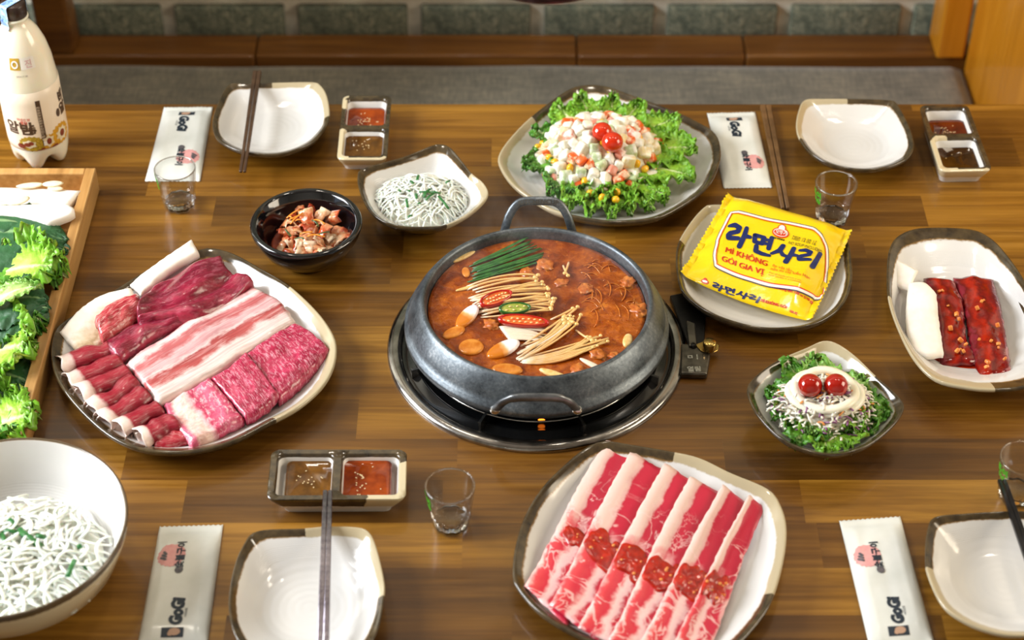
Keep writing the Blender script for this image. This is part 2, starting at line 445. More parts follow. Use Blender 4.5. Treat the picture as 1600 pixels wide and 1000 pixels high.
bevel(obj('end_panel', Bx(-.83, -.771, 2.06, 2.60, .02, TT + .42), M_benchwood, bench, smooth=False, label='dark brown end panel'), .006)  # darker wood than its twin: the unlit side's shade put into the colour
tag(bevel(obj('trim_1', Bx(.687, .7335, 2.590, 2.66, TT - .296, ZC), M_panel_lit, smooth=False), .005), kind='structure')  # right post shares the panel tone with light painted in
tag(bevel(obj('trim_2', Bx(-.767, -.712, 2.604, 2.66, TT - .296, ZC), M_benchwood, smooth=False), .005), kind='structure')
# ------------------------------------------------------------------ table: each stave is a plank of its own
table = thing('table', 'large brown dining table of glued wooden staves under all the dishes', 'table', (-.1, 1.54, 0))
TX0, TX1 = -1.0, .80
edges = [2.0378, 2.0228]
while edges[-1] > 1.08: edges.append(edges[-1] - .060)
# stave ends that show in the photo, per row (pixel x, pixel y)
known = {}
for px, py in ((228, 303), (1000, 175), (300, 385), (1440, 312), (610, 430), (283, 365), (1465, 290), (660, 262), (1130, 700), (722, 860), (290, 770), (1250, 760), (1280, 845), (615, 440), (800, 985), (1050, 960), (560, 640), (1120, 240)):
    p = W(px, py)
    for i in range(len(edges) - 1):
        if edges[i] > p.y >= edges[i + 1]: known.setdefault(i, []).append(p.x)
rn = random.Random(5)
for i in range(len(edges) - 1):
    ya, yb = edges[i + 1], edges[i]
    cuts = [q for j, q in enumerate(sorted(known.get(i, []))) if j == 0 or q - sorted(known[i])[j - 1] > .06]
    allc = [TX0] + cuts + [TX1]; full = [TX0]
    for a, b in zip(allc, allc[1:]):
        x = a
        while b - x > .52:
            x += rn.uniform(.24, .42); full.append(x)
        full.append(b)
    for a, b in zip(full, full[1:]):
        if b - a < .01: continue
        o = obj('stave', Bx(a, b, ya, yb, TT - .035, TT - rn.uniform(0, .00012)), M_table, table, smooth=False, fix=False)
for nm, g in (('apron', Bx(TX0 + .05, TX1 - .05, 1.12, 1.15, TT - .11, TT - .036)), ('apron', Bx(TX0 + .05, TX1 - .05, 1.95, 1.98, TT - .11, TT - .036))):
    bevel(obj(nm, g, M_benchwood, table, smooth=False), .003)
for x in (TX0 + .09, TX1 - .09):
    for y in (1.165, 1.935): bevel(obj('leg', box((x, y, (TT - .036) / 2), (.07, .07, TT - .036)), M_benchwood, table, smooth=False), .004)
# ------------------------------------------------------------------ glazed stoneware
def glaze(name, dark, cream, white, thr=.862, wob=.05):
    n = NT(name); a = n.sep(n.attr()); co = n.obj()
    w1 = n.noise(co, 45, 3); w2 = n.noise(co, 260, 3)
    rim = n.math('ADD', a[0], n.math('MULTIPLY', n.math('SUBTRACT', n.math('ADD', n.math('MULTIPLY', w1, .8), n.math('MULTIPLY', w2, .35)), .57), wob))
    dk = n.math('ADD', a[1], n.math('MULTIPLY', n.math('SUBTRACT', w2, .5), .25))
    dcol = n.ramp(n.noise(co, 90, 3), [(.3, dark), (.75, '57482f')])
    rimc = n.mix(n.step(dk, .5, .05), cream, dcol)
    edge = n.mix(n.step(rim, thr + .010, .006), '8a6a3a', rimc)
    edge = n.mix(n.step(dk, .5, .05), rimc, edge)
    body = n.ramp(n.noise(co, 9, 2), [(.3, white), (.8, 'e0dfdc')])
    col = n.mix(n.step(rim, thr, .006), body, edge)
    # throwing rings in the well
    rg = n.math('SINE', n.math('MULTIPLY', a[2], 800.0))
    n.bump(n.math('ADD', n.math('MULTIPLY', rg, .16), n.math('MULTIPLY', n.noise(co, 30, 2), .8)), .25, .0015)
    return n.fin(col, .13, coat=.4)
M_glaze = glaze('speckled_glaze', '32291d', 'b5a788', 'd3d2cf')
M_glaze_thin = glaze('cream_glaze_thin_rim', '5e4f40', 'cdbf9f', 'd8d6d2', .955, .015)

def dish(name, label, cat, outline, zr, prof, dark=(), n=112, group=None, m=None, cpx=None):
    """dish whose rim follows a traced outline at height zr; prof = (scale, z, blend to a circle, rim value)"""
    P = spl(WP(outline, zr), n)
    c = sum(P, Vector()) / n; c.z = TT
    rm = sum((p - c).xy.length for p in P) / n
    dk = []
    idx = [min(range(n), key=lambda i: (P[i] - W(x, y, zr)).length) for x, y in [q for d in dark for q in d]]
    rngs = [(idx[2 * i], idx[2 * i + 1]) for i in range(len(dark))]
    for i in range(n): dk.append(1.0 if any((a <= i <= b) if a <= b else (i >= a or i <= b) for a, b in rngs) else 0.0)
    R = []; U = []
    for (s, z, b, rim) in prof:
        ring = []
        for i in range(n):
            d = (P[i] - c).xy; r = d.length; d = d / r; rr = (r * (1 - b) + rm * b) * s
            ring.append(Vector((c.x + d.x * rr, c.y + d.y * rr, TT + z))); U.append((rim, dk[i], rr if rim < .8 else 0))
        R.append(ring)
    V, F = rings(R, True, True, True)
    # first ring is the centre of the well (tiny), last the foot
    a = [Vector(V[i]) for i in F[0][:3]]
    area2 = sum(P[i].x * P[(i + 1) % n].y - P[(i + 1) % n].x * P[i].y for i in range(n))
    if area2 > 0: F = F
    else: F = [tuple(reversed(f)) for f in F]
    o = obj(name, (V, F, U), m or M_glaze, origin=(c.x, c.y, TT))
    tag(o, label, cat, group)
    return o, c
def prof_bowl(zr, zb=.007, foot=.42, flat=.45):
    """inside from the centre out, over the lip and back under to the foot (faces wind upwards)"""
    d = zr - zb; L = [(.01, zb, 1, 0), (flat * .6, zb, 1, .2), (flat, zb + .02 * d, 1, .4), (flat + .12, zb + .12 * d, .8, .55), (flat + .24, zb + .36 * d, .55, .68), (.82, zb + .66 * d, .3, .80),
         (.90, zb + .83 * d, .12, .868), (.945, zb + .93 * d, .03, .92), (.975, zb + .985 * d, 0, .96), (.99, zr, 0, 1), (1.0, zr - .001, 0, 1), (1.0, zr - .0035, 0, 1),
         (.97, zr - .008, 0, 1.1), (.90, zb + .60 * d, .1, 1.2), (.80, zb + .35 * d, .3, 1.2), (.66, zb + .05 * d, .7, 1.2), (foot + .12, .0035, 1, 1.2), (foot + .10, .0, 1, 1.2), (.01, .0, 1, 1.2)]
    return L
def prof_plate(zr, zb=.007):
    d = zr - zb
    return [(.01, zb, 1, 0), (.40, zb, .8, .3), (.66, zb + .02 * d, .35, .5), (.78, zb + .12 * d, .15, .7), (.86, zb + .36 * d, .08, .80), (.92, zb + .66 * d, .03, .86), (.955, zb + .87 * d, 0, .90), (.98, zb + .98 * d, 0, .95),
            (.99, zr, 0, 1), (1.0, zr - .001, 0, 1), (1.0, zr - .004, 0, 1), (.975, zr - .010, 0, 1.1), (.88, zb + .25 * d, .1, 1.2), (.74, .005, .3, 1.2), (.70, .0, .4, 1.2), (.01, .0, 1, 1.2)]

o_pl1 = [(357,132),(341,160),(332,190),(337,213),(352,226),(376,236),(402,240),(440,240),(482,225),(507,201),(515,180),(511,150),(501,133),(487,128),(425,129),(385,130)]
pl1, c_pl1 = dish('square_plate', 'empty white square plate under brown chopsticks at the back left', 'plate', o_pl1, .030, prof_bowl(.030), [((425,129),(515,180))][::-1] and [((425,129),(357,132)),((357,132),(515,182))], group='square white side plates')
o_pl2 = [(1257,156),(1247,175),(1244,198),(1250,217),(1270,241),(1300,257),(1345,265),(1385,261),(1415,249),(1426,236),(1428,222),(1420,195),(1402,162),(1387,156),(1325,154),(1285,154)]
pl2, c_pl2 = dish('square_plate', 'empty white square plate beside the twin sauce dish at the back right', 'plate', o_pl2, .030, prof_bowl(.030), [((1250,217),(1325,154))], group='square white side plates')
o_pl3 = [(473,825),(402,829),(380,851),(365,888),(357,938),(362,978),(374,1004),(400,1024),(450,1036),(510,1036),(560,1022),(588,990),(600,935),(600,905),(588,854),(576,830),(557,823),(510,822)]
pl3, c_pl3 = dish('square_plate', 'empty white square plate with silvery chopsticks across it at the front', 'plate', o_pl3, .033, prof_bowl(.033), [((473,825),(600,935))], group='square white side plates')
o_pl4 = [(1459,808),(1448,834),(1446,872),(1450,898),(1472,944),(1504,969),(1542,985),(1584,993),(1640,988),(1685,962),(1702,905),(1690,838),(1660,806),(1600,798),(1552,799),(1504,802)]
pl4, c_pl4 = dish('square_plate', 'empty white square plate cut off at the lower right corner under black chopsticks', 'plate', o_pl4, .033, prof_bowl(.033), [((1640,988),(1450,885))], group='square white side plates')
o_od = [(690,225),(675,227),(630,245),(570,262),(559,272),(561,295),(575,325),(597,345),(630,354),(667,355),(697,352),(730,336),(755,316),(763,301),(755,285),(737,270),(715,242),(702,229)]
od, c_od = dish('square_bowl', 'brown-rimmed square bowl holding shredded onion behind the hot pot', 'bowl', o_od, .042, prof_bowl(.042, .008), [((737,270),(697,352))])
o_fp = [(915,132),(885,141),(832,180),(797,215),(779,243),(782,262),(800,288),(832,312),(872,332),(935,345),(985,346),(1030,339),(1075,315),(1108,288),(1124,255),(1126,232),(1117,207),(1085,187),(1047,170),(985,147),(947,134)]
fp, c_fp = dish('serving_plate', 'large brown-rimmed plate under the creamy fruit salad and lettuce', 'plate', o_fp, .026, prof_plate(.026), [((890,337),(832,180))])
o_rp = [(1112,319),(1097,326),(1078,348),(1060,378),(1056,405),(1060,440),(1071,461),(1100,484),(1136,500),(1184,512),(1232,513),(1268,507),(1299,492),(1322,468),(1332,434),(1330,398),(1325,376),(1309,358),(1280,347),(1220,331),(1165,322)]
rp, c_rp = dish('oval_plate', 'rounded white plate under the yellow noodle packet', 'plate', o_rp, .026, prof_plate(.026), [((1060,378),(1220,331))])
o_gs = [(1286,532),(1260,543),(1214,563),(1183,585),(1168,604),(1171,624),(1185,650),(1216,682),(1249,700),(1291,710),(1326,707),(1359,694),(1392,668),(1411,643),(1410,626),(1392,607),(1370,588),(1337,556),(1308,536)]
gs, c_gs = dish('square_bowl', 'brown-rimmed square bowl holding green salad with two tomatoes', 'bowl', o_gs, .042, prof_bowl(.042, .008), [((1214,563),(1370,588))])
o_md = [(1444,355),(1408,365),(1391,385),(1386,418),(1388,466),(1405,517),(1430,563),(1464,594),(1514,606),(1556,609),(1600,605),(1638,588),(1646,556),(1630,500),(1600,436),(1570,393),(1545,369),(1514,357)]
md, c_md = dish('oval_bowl', 'deep white oval dish of red marinated meat at the right edge', 'bowl', o_md, .038, prof_bowl(.038, .008, .46, .5), [((1556,609),(1388,462))])
o_mp = [(312,389),(262,404),(211,432),(172,457),(96,504),(82,526),(80,562),(92,598),(125,641),(168,679),(211,700),(258,707),(312,704),(366,689),(420,661),(467,636),(503,605),(522,572),(526,540),(517,515),(492,482),(449,443),(406,418),(366,396),(334,387)]
mp, c_mp = dish('serving_plate', 'large round-cornered platter under raw beef and pork slices', 'plate', o_mp, .028, prof_plate(.028), [((449,443),(312,389)), ((312,389),(431,656))])
o_pk = [(944,688),(918,697),(886,722),(848,760),(819,808),(804,859),(801,898),(808,918),(838,953),(880,982),(940,1010),(1010,1032),(1080,1034),(1140,1016),(1186,970),(1209,930),(1225,872),(1229,824),(1220,789),(1200,763),(1142,738),(1094,715),(1052,705),(982,693)]
pk, c_pk = dish('serving_plate', 'large round-cornered plate under pork slices with red chili paste', 'plate', o_pk, .026, prof_plate(.026), [((1052,705),(1207,935))])
for o in ():
    pass
# round bowl at the front left
obc = W(6, 818, .078); obc.z = TT; OBR = .116
pr = [(.002, .010), (.05, .011), (.075, .017), (.097, .035), (.110, .062), (.1135, .0755), (.1150, .0780), (.1165, .0775), (.1170, .076), (.1150, .063), (.1030, .033), (.082, .012), (.06, .006), (.055, .0), (.002, .0)]
rv = [0, .2, .4, .6, .8, .93, 1, 1, 1, 1.05, 1.2, 1.2, 1.2, 1.2, 1.2]
ob = obj('round_bowl', lathe(pr, obc, 96, True, True, U=lambda i, t: (rv[i], 1 if 4 < i < 9 else 0, pr[i][0] if i < 3 else 0)), M_glaze_thin, origin=obc)
tag(ob, 'round cream bowl with thin brown rim full of shredded onion', 'bowl')
# black kimchi bowl
kc = W(478, 346, .052); kc.z = TT
kp = [(.001, .010), (.03, .011), (.043, .020), (.053, .038), (.0572, .050), (.0590, .0520), (.0625, .0525), (.0645, .0510), (.0650, .0485), (.0620, .0380), (.0530, .0210), (.043, .010), (.035, .006), (.033, .0), (.001, .0)]
M_black = NT('black_glaze').fin('0a0b0e', .08, coat=.8)
tag(obj('kimchi_bowl', lathe(kp, kc, 80, True, True), M_black, origin=kc), 'small glossy black bowl of kimchi', 'bowl')

# ------------------------------------------------------------------ two-well sauce dishes
M_dishglaze = glaze('dish_glaze', '2c241a', 'cdbf9c', 'efece6', .5, .35)
def sauce_dish(label, corners, zr, div, axis, lightfn, sauces):
    """corners TL TR BR BL of the rim in pixels; div = position of the divider along the long axis"""
    TL, TR, BR, BL = [W(x, y, zr) for x, y in corners]
    def Q(u, v, z, ins=0.0):
        c = (TL + TR + BR + BL) / 4; p = TL * (1 - u) * (1 - v) + TR * u * (1 - v) + BR * u * v + BL * (1 - u) * v
        p = c + (p - c) * (1 - ins); return Vector((p.x, p.y, TT + z))
    def rr(u0, u1, v0, v1, z, rad, n=5):
        """rounded rectangle in uv"""
        w = (TR - TL).length; h = (BL - TL).length; ru, rv_ = rad / w, rad / h; pts = []
        for (cu, cv, a0) in ((u1 - ru, v0 + rv_, -90), (u1 - ru, v1 - rv_, 0), (u0 + ru, v1 - rv_, 90), (u0 + ru, v0 + rv_, 180)):
            for k in range(n + 1):
                a = math.radians(a0 + 90 * k / n); pts.append((cu + ru * math.cos(a), cv + rv_ * math.sin(a)))
        full = []
        for i_, p_ in enumerate(pts):
            full.append(p_)
            if i_ % (n + 1) == n:
                q_ = pts[(i_ + 1) % len(pts)]
                for k_ in range(1, 10): full.append((p_[0] + (q_[0] - p_[0]) * k_ / 10, p_[1] + (q_[1] - p_[1]) * k_ / 10))
        return full
    cen = (TL + TR + BR + BL) / 4; cen.z = TT
    V, F, U = [], [], []
    def add_ring(pts, z, ins, rim):
        b = len(V)
        for (u, v) in pts: V.append(Q(u, v, z, ins)); U.append((rim, 0 if lightfn(u, v) else 1, 0))
        return b
    def skin(b0, b1, n):
        for j in range(n): F.append((b0 + j, b1 + j, b1 + (j + 1) % n, b0 + (j + 1) % n))
    out = rr(0, 1, 0, 1, zr, .009); n = len(out)
    b = [add_ring(out, 0, .22, 0), add_ring(out, .004, .20, 0), add_ring(out, zr * .5, .10, .6), add_ring(out, zr - .004, .012, 1), add_ring(out, zr - .001, .0, 1), add_ring(out, zr, .012, 1)]
    for i in range(5): skin(b[i + 1], b[i], n)
    F.append(tuple(b[0] + j for j in range(n)))
    m = .085; wells = []
    mu, mv = (m, m * .55) if axis == 'v' else (m * .55, m)
    if axis == 'v': cells = ((mu, 1 - mu, mv, div - mv * .55), (mu, 1 - mu, div + mv * .55, 1 - mv))
    else: cells = ((mu, div - mu * .55, mv, 1 - mv), (div + mu * .55, 1 - mu, mv, 1 - mv))
    import itertools
    for (u0, u1, v0, v1) in cells:
        top = rr(u0, u1, v0, v1, zr, .007)
        cu, cv = (u0 + u1) / 2, (v0 + v1) / 2
        def shr(k): return [(cu + (u - cu) * k, cv + (v - cv) * k) for u, v in top]
        q = [add_ring(top, zr, .0, 1), add_ring(shr(.965), zr - .0015, 0, .9), add_ring(shr(.93), zr - .006, 0, .2), add_ring(shr(.84), .009, 0, 0), add_ring(shr(.78), .006, 0, 0)]
        for i in range(4): skin(q[i], q[i + 1], len(top))
        F.append(tuple(q[4] + j for j in range(len(top) - 1, -1, -1))); wells.append((q[0], top, shr))
    # rim top: fill between outline and wells with bmesh
    bm = bmesh.new(); vs = [bm.verts.new(v) for v in V]; bm.verts.ensure_lookup_table()
    for f in F: bm.faces.new([vs[i] for i in f])
    edges_ = []
    for base, cnt in ((b[5], n), (wells[0][0], len(wells[0][1])), (wells[1][0], len(wells[1][1]))):
        for j in range(cnt):
            e = bm.edges.get((vs[base + j], vs[base + (j + 1) % cnt])) or bm.edges.new((vs[base + j], vs[base + (j + 1) % cnt])); edges_.append(e)
    r = bmesh.ops.triangle_fill(bm, use_beauty=True, use_dissolve=False, edges=edges_)
    bmesh.ops.recalc_face_normals(bm, faces=bm.faces[:])
    bm.verts.index_update(); F2 = [tuple(v.index for v in f.verts) for f in bm.faces]; bm.free()
    o = obj('sauce_dish', (V, F2, U), M_dishglaze, origin=cen); sharp(o, 50)
    tag(o, label, 'sauce dish', 'two-well sauce dishes')
    rs = random.Random(label)
    for (base, top, shr), (lab, m_, lev, nseed, sm) in zip(wells, sauces):
        k = .84 + .09 * (lev - .009) / (zr - .015)
        pts = shr(k - .012); c3 = Q(sum(u for u, v in pts) / len(pts), sum(v for u, v in pts) / len(pts), lev)
        t = thing('dipping_sauce', lab, 'sauce', (c3.x, c3.y, TT + .0075), 'dipping sauces')
        R = [[Q(u, v, .0075) for u, v in shr(.80)], [Q(u, v, lev + .0004) for u, v in pts], [Q(u, v, lev - .0003) for u, v in shr(k - .05)]]
        obj('sauce', rings(R, True, False, True), m_, t)
        sg = ball((0, 0, 0), 1, 6, 4)
        for _ in range(nseed):
            a, bb = rs.gauss(0, .28), rs.gauss(0, .28); a = max(-.8, min(.8, a)); bb = max(-.8, min(.8, bb))
            cu = sum(u for u, v in pts) / len(pts); cv = sum(v for u, v in pts) / len(pts)
            hu = (max(u for u, v in pts) - min(u for u, v in pts)) / 2; hv = (max(v for u, v in pts) - min(v for u, v in pts)) / 2
            p = Q(cu + a * hu, cv + bb * hv, lev)
            obj('sesame_seed', xf(sg, TRS(p, (0, 0, rs.random() * 6), (.0010, .0007, .0004))), sm, t)
    return o
M_gochu = simple('red_chili_sauce', '6e2206', '983f0c', 60, .1, sss=.2)
M_gochu2 = simple('dark_chili_sauce', '4e1805', '702c08', 60, .1, sss=.2)
M_soy = simple('brown_bean_sauce', '4b2d0c', '6b4515', 80, .12, sss=.2)
M_soyd = simple('dark_bean_sauce', '2c1805', '45290b', 80, .1)
M_seed = simple('sesame', 'd9b97e', 'ecd6a8', 400, .5)
sauce_dish('two-well sauce dish behind the shredded onion, front half cream', [(536,149),(612,149),(605,249),(526,249)], .026, .505, 'v', lambda u, v: (u < .25 and v > .55) or v > .97 or (u < .1 and v < .2), [
    ('red-brown chili sauce in the back well of the left sauce dish', M_gochu, .0175, 20, M_seed), ('olive brown bean sauce beside the shredded onion bowl', M_soy, .0170, 14, M_seed)])
sauce_dish('two-well sauce dish at the far right corner of the table', [(1436,164),(1512,163),(1551,266),(1469,268)], .028, .475, 'v', lambda u, v: (u < .35 and v > .5) or v > .985, [
    ('dark red sauce dotted with seeds at the far right', M_gochu2, .0165, 24, M_seed), ('almost black brown sauce at the far right', M_soyd, .0150, 3, M_seed)])
sauce_dish('two-well sauce dish below the meat platter, wells side by side', [(424,702),(636,702),(634,780),(416,781)], .026, .495, 'u', lambda u, v: u > .72 and v > .25, [
    ('brown bean sauce in the left well near the front', M_soy, .0175, 14, M_seed), ('bright red-orange chili sauce in the right well near the front', M_gochu, .0180, 22, M_seed)])

# ------------------------------------------------------------------ shot glasses
M_glass = NT('clear_glass').fin('ffffff', .0, trans=1, ior=1.45)
def thin_glass():
    n = NT('thin_clear_glass'); n.t.nodes.remove(n.b)
    tr = n.new('ShaderNodeBsdfTransparent'); tr.inputs[0].default_value = (.95, .955, .953, 1)
    gl = n.new('ShaderNodeBsdfGlossy'); gl.inputs['Roughness'].default_value = .02
    lw = n.new('ShaderNodeLayerWeight'); lw.inputs[0].default_value = .5
    fr = n.math('ADD', n.math('MULTIPLY', n.math('POWER', lw.outputs['Facing'], 3.0), .8), .045)
    mx = n.new('ShaderNodeMixShader'); n.put(mx.inputs[0], fr); n.t.links.new(tr.outputs[0], mx.inputs[1]); n.t.links.new(gl.outputs[0], mx.inputs[2])
    n.t.links.new(mx.outputs[0], n.o.inputs[0]); return n.m
M_thin = thin_glass()
M_greenprint = NT('green_glass_print').fin('3f9a1c', .4)
def shot_glass(c, label, marks=True, rot=0.0, h=.056, r=.0252):
    c = Vector((c.x, c.y, TT))
    t = thing('shot_glass', label, 'glass', c, 'small clear shot glasses')
    n = 64; R = []
    def fac(a, k): return 1 - k * (.5 - .5 * math.cos(10 * a)) * .09
    outer = [(.016, 0, 1.), (.0185, .0006, 1.), (.0192, .003, 1.), (.0200, .010, .8), (.0208, .019, .35), (.0216, .027, 0), (.0232, .040, 0), (r - .0003, h - .001, 0), (r - .0006, h, 0)]
    inner = [(r - .0014, h - .0002, 0), (r - .0018, h - .002, 0), (.0214, .040, 0), (.0198, .027, 0), (.0186, .017, .3), (.0172, .013, .3), (.010, .0115, 0), (.0005, .0112, 0)]
    for (rad, z, k) in outer + inner:
        R.append([c + Vector((rad * fac(2 * PI * j / n + rot, k) * math.cos(2 * PI * j / n), rad * fac(2 * PI * j / n + rot, k) * math.sin(2 * PI * j / n), z)) for j in range(n)])
    obj('cup', rings(R, True, True, True), M_thin, t)
    obj('rim', lathe([(r - .0010 + .0009 * math.cos(PI * k / 4), h + .0009 * math.sin(PI * k / 4)) for k in range(9)], c, 64), M_glass, t)
    base = [(.0005, .0007), (.0165, .0007), (.0178, .0025), (.0182, .008), (.0172, .0108), (.009, .0098), (.0005, .0096)]
    obj('thick_base', rings([[c + Vector((rad * fac(2 * PI * j / n + rot, .8) * math.cos(2 * PI * j / n), rad * fac(2 * PI * j / n + rot, .8) * math.sin(2 * PI * j / n), z)) for j in range(n)] for rad, z in base], True, True, True), M_glass, t)
    if marks:
        def fn(x, y):
            a = x / .0245 + math.radians(200); z = y; rad = .0206 + (z - .019) * .0128 / .1 * 1.0 + .0004
            rad = .0216 + (z - .027) * (.0252 - .0216) / .029 + .0002
            return c + Vector((rad * math.cos(a), rad * math.sin(a), z)), Vector((math.cos(a), math.sin(a), 0))
        g = join2(move2(text_flat('참이', .010, .0006), -.010, .043), move2(text_flat('이슬', .008, .0005), -.008, .034))
        print_on('green_lettering', fine(g, .003), fn, M_greenprint, t)
    return t
for (px, py, lab) in ((273, 263, 'clear shot glass beside the left wet-wipe packet, near the kimchi bowl'), (1307, 286, 'clear shot glass just behind the yellow noodle packet'), (703, 759, 'clear shot glass in front of the hot pot'), (1602, 716, 'clear shot glass cut off at the right edge')):
    shot_glass(W(px, py, .056), lab, True, px * .1)

# ------------------------------------------------------------------ chopsticks
M_stick_brown = simple('brown_chopstick_lacquer', '3d2b20', '58412f', 60, .3, metal=.2)
M_stick_tan = simple('tan_chopstick_lacquer', '5d4226', '7a5936', 60, .35)
M_stick_steel = simple('steel_chopstick', '8d8794', 'b0a9b4', 200, .25, metal=1)
M_stick_black = simple('black_chopstick', '121214', '222226', 100, .25, metal=.3)
def stick(a, b, wa, wb, m, label, group):
    """square tapered stick from a (thick end) to b"""
    a, b = Vector(a), Vector(b); R = []
    t = (b - a).normalized(); s = t.cross(Vector((0, 0, 1))).normalized(); q = s.cross(t)
    for k, f in ((0, .8), (.006, 1), (.5, 1), (.994, 1), (1, .7)):
        p = a.lerp(b, k); w = (wa + (wb - wa) * k) * f / 2
        R.append([p + s * w * i + q * w * j for i, j in ((-1, -1), (1, -1), (1, 1), (-1, 1))])
    V, F = rings(R, True, True, True)
    return tag(bevel(obj('chopstick', (V, F), m, smooth=False), .0006, 2), label, 'chopstick', group)
def pair(a, b, za, zb, gap, wa, wb, m, labels, group):
    for s, lab in zip((-1, 1), labels):
        A = W(*a, za) + Vector((s * gap / 2, 0, 0)); B = W(*b, zb) + Vector((s * gap * .42, 0, 0)); stick(A, B, wa, wb, m, lab, group)
pair((402,112), (379,269), .0345, .0330, .0056, .0052, .0036, M_stick_brown, ['left one of two brown chopsticks across the back left plate', 'right one of two brown chopsticks across the back left plate'], 'brown chopsticks on the back left plate')
pair((1196,166), (1227,326), .0035, .003, .0072, .0066, .0044, M_stick_tan, ['left one of two tan chopsticks lying on the bare table', 'right one of two tan chopsticks lying on the bare table'], 'tan chopsticks on the table')
pair((504,1030), (512,767), .0375, .0380, .0058, .0058, .0044, M_stick_steel, ['left one of two silvery chopsticks across the front plate', 'right one of two silvery chopsticks across the front plate'], 'silvery chopsticks on the front plate')
pair((1650,990), (1565,750), .0375, .0385, .0056, .0058, .0042, M_stick_black, ['left one of two black chopsticks at the lower right', 'right one of two black chopsticks at the lower right'], 'black chopsticks on the lower right plate')

# ------------------------------------------------------------------ wet-wipe packets
M_packet = simple('pale_packet_film', 'dcdfd8', 'e6e8e2', 30, .32, coat=.2)
M_ink = NT('navy_ink').fin('1c2a38', .5)
M_pink = simple('pink_ink', 'e2a8a4', 'dd9a98', 200, .5)
M_tan_ink = NT('tan_ink').fin('c09a80', .5)
M_smudge = simple('grey_ink_smudge', '4a4a50', '6a6468', 300, .5)
def wipe_packet(label, quad, flip):
    """quad: top-left, top-right, bottom-right, bottom-left pixels of the packet"""
    A, B, C_, D = [W(x, y, .004) for x, y in quad]
    c = (A + B + C_ + D) / 4; c.z = TT
    t = thing('wet_wipe_packet', label, 'packet', c, 'wet-wipe packets')
    w_ = (B - A).length; h_ = (D - A).length
    def S(u, v):
        p = A * (1 - u) * (1 - v) + B * u * (1 - v) + C_ * u * v + D * (1 - u) * v
        e = min(v, 1 - v) * h_; f = min(u, 1 - u) * w_
        z = .0012 + .0060 * min(1, max(0, (e - .009) / .02)) ** .6 * min(1, f / .012) ** .5 + .0007 * nz(u, v, label.__len__(), 5)
        z += .0003 * math.sin(e * 2400) * (e < .009)
        return Vector((p.x, p.y, TT + z))
    nu, nv = 26, 60; V = []; F = []
    for i in range(nu + 1):
        for j in range(nv + 1):
            u, v = i / nu, j / nv; p = S(u, v)
            if j in (0, nv): p += (D - A).normalized() * (.0007 * (1 if i % 2 else -1))
            V.append(p)
    n = len(V); w = nv + 1
    V += [Vector((p.x, p.y, TT + .0004)) for p in V]
    for i in range(nu):
        for j in range(nv):
            a = i * w + j; F.append((a, a + 1, a + w + 1, a + w)); F.append((n + a, n + a + w, n + a + w + 1, n + a + 1))
    for i in range(nu):
        a = i * w; F.append((a, a + w, n + a + w, n + a)); a += nv; F.append((a, n + a, n + a + w, a + w))
    for j in range(nv):
        a = j; F.append((a, n + a, n + a + 1, a + 1)); a = nu * w + j; F.append((a, a + 1, n + a + 1, n + a))
    x = (Vector(V[F[0][1]]) - Vector(V[F[0][0]])).cross(Vector(V[F[0][2]]) - Vector(V[F[0][0]]))
    if x.z < 0: F = [tuple(reversed(f)) for f in F]
    obj('sachet', (V, F), M_packet, t)
    W_, H_ = .056, .056 * h_ / w_
    def fn(x, y):
        # print space: x along the packet from its logo end, y across it
        v = x / H_; u = .5 + y / W_
        if flip: u, v = 1 - u, 1 - v
        u = max(.002, min(.998, u)); v = max(.002, min(.998, v))
        return S(u, v), Vector((0, 0, 1))
    # logo block, lettering reading away from it, pink sun and brush marks at the far end
    print_on('logo_block', fine(([(.014, -.008), (.023, -.008), (.023, .010), (.014, .010)], [(0, 1, 2, 3)]), .002), fn, M_ink, t)
    print_on('logo_spot', fine(join2(disc2(.0190, -.0005, .0034, .0048), disc2(.0172, .003, .002, .002)), .002), fn, M_tan_ink, t, .0006)
    G = text_flat('GoGi', .0150, .0011, .12); print_on('lettering', fine(move2(G, .0250, -.005, .86, .92), .002), fn, M_ink, t)
    print_on('small_lettering', fine(move2(text_flat('HOUSE', .003), .0340, -.0088), .002), fn, M_ink, t)
    sun = disc2(.103, .012, .0130, .0120, 40)
    print_on('pink_sun', fine(([(x + .0006 * math.sin(i * 2.7), y + .0006 * math.cos(i * 3.9)) for i, (x, y) in enumerate(sun[0])], sun[1]), .003), fn, M_pink, t)
    print_on('brush_lettering', fine(move2(text_flat('숯불구이', .0085, .0003), .088, .001), .002), fn, M_ink, t, .0006)
    print_on('brush_mark', fine(join2(*[stroke([(.098 + .003 * k, .0165), (.1005 + .003 * k, .0205 - .001 * k)], .0024) for k in range(3)]), .002), fn, M_smudge, t, .0006)
    print_on('seal_mark', fine(disc2(.0860, .0035, .0040, .0036, 14), .002), fn, M_smudge, t, .0006)
    return t
wipe_packet('wet-wipe packet behind the shot glass at the back left', [(256,165),(332,164),(312,280),(226,280)], False)
wipe_packet('wet-wipe packet between the fruit salad plate and tan chopsticks', [(1105,174),(1180,172),(1207,290),(1131,291)], False)
wipe_packet('wet-wipe packet left of the front plate with silvery chopsticks', [(249,820),(348,817),(322,1016),(212,1018)], True)
wipe_packet('wet-wipe packet at the lower right beside the plate with black chopsticks', [(1312,811),(1407,804),(1463,1010),(1362,1018)], True)
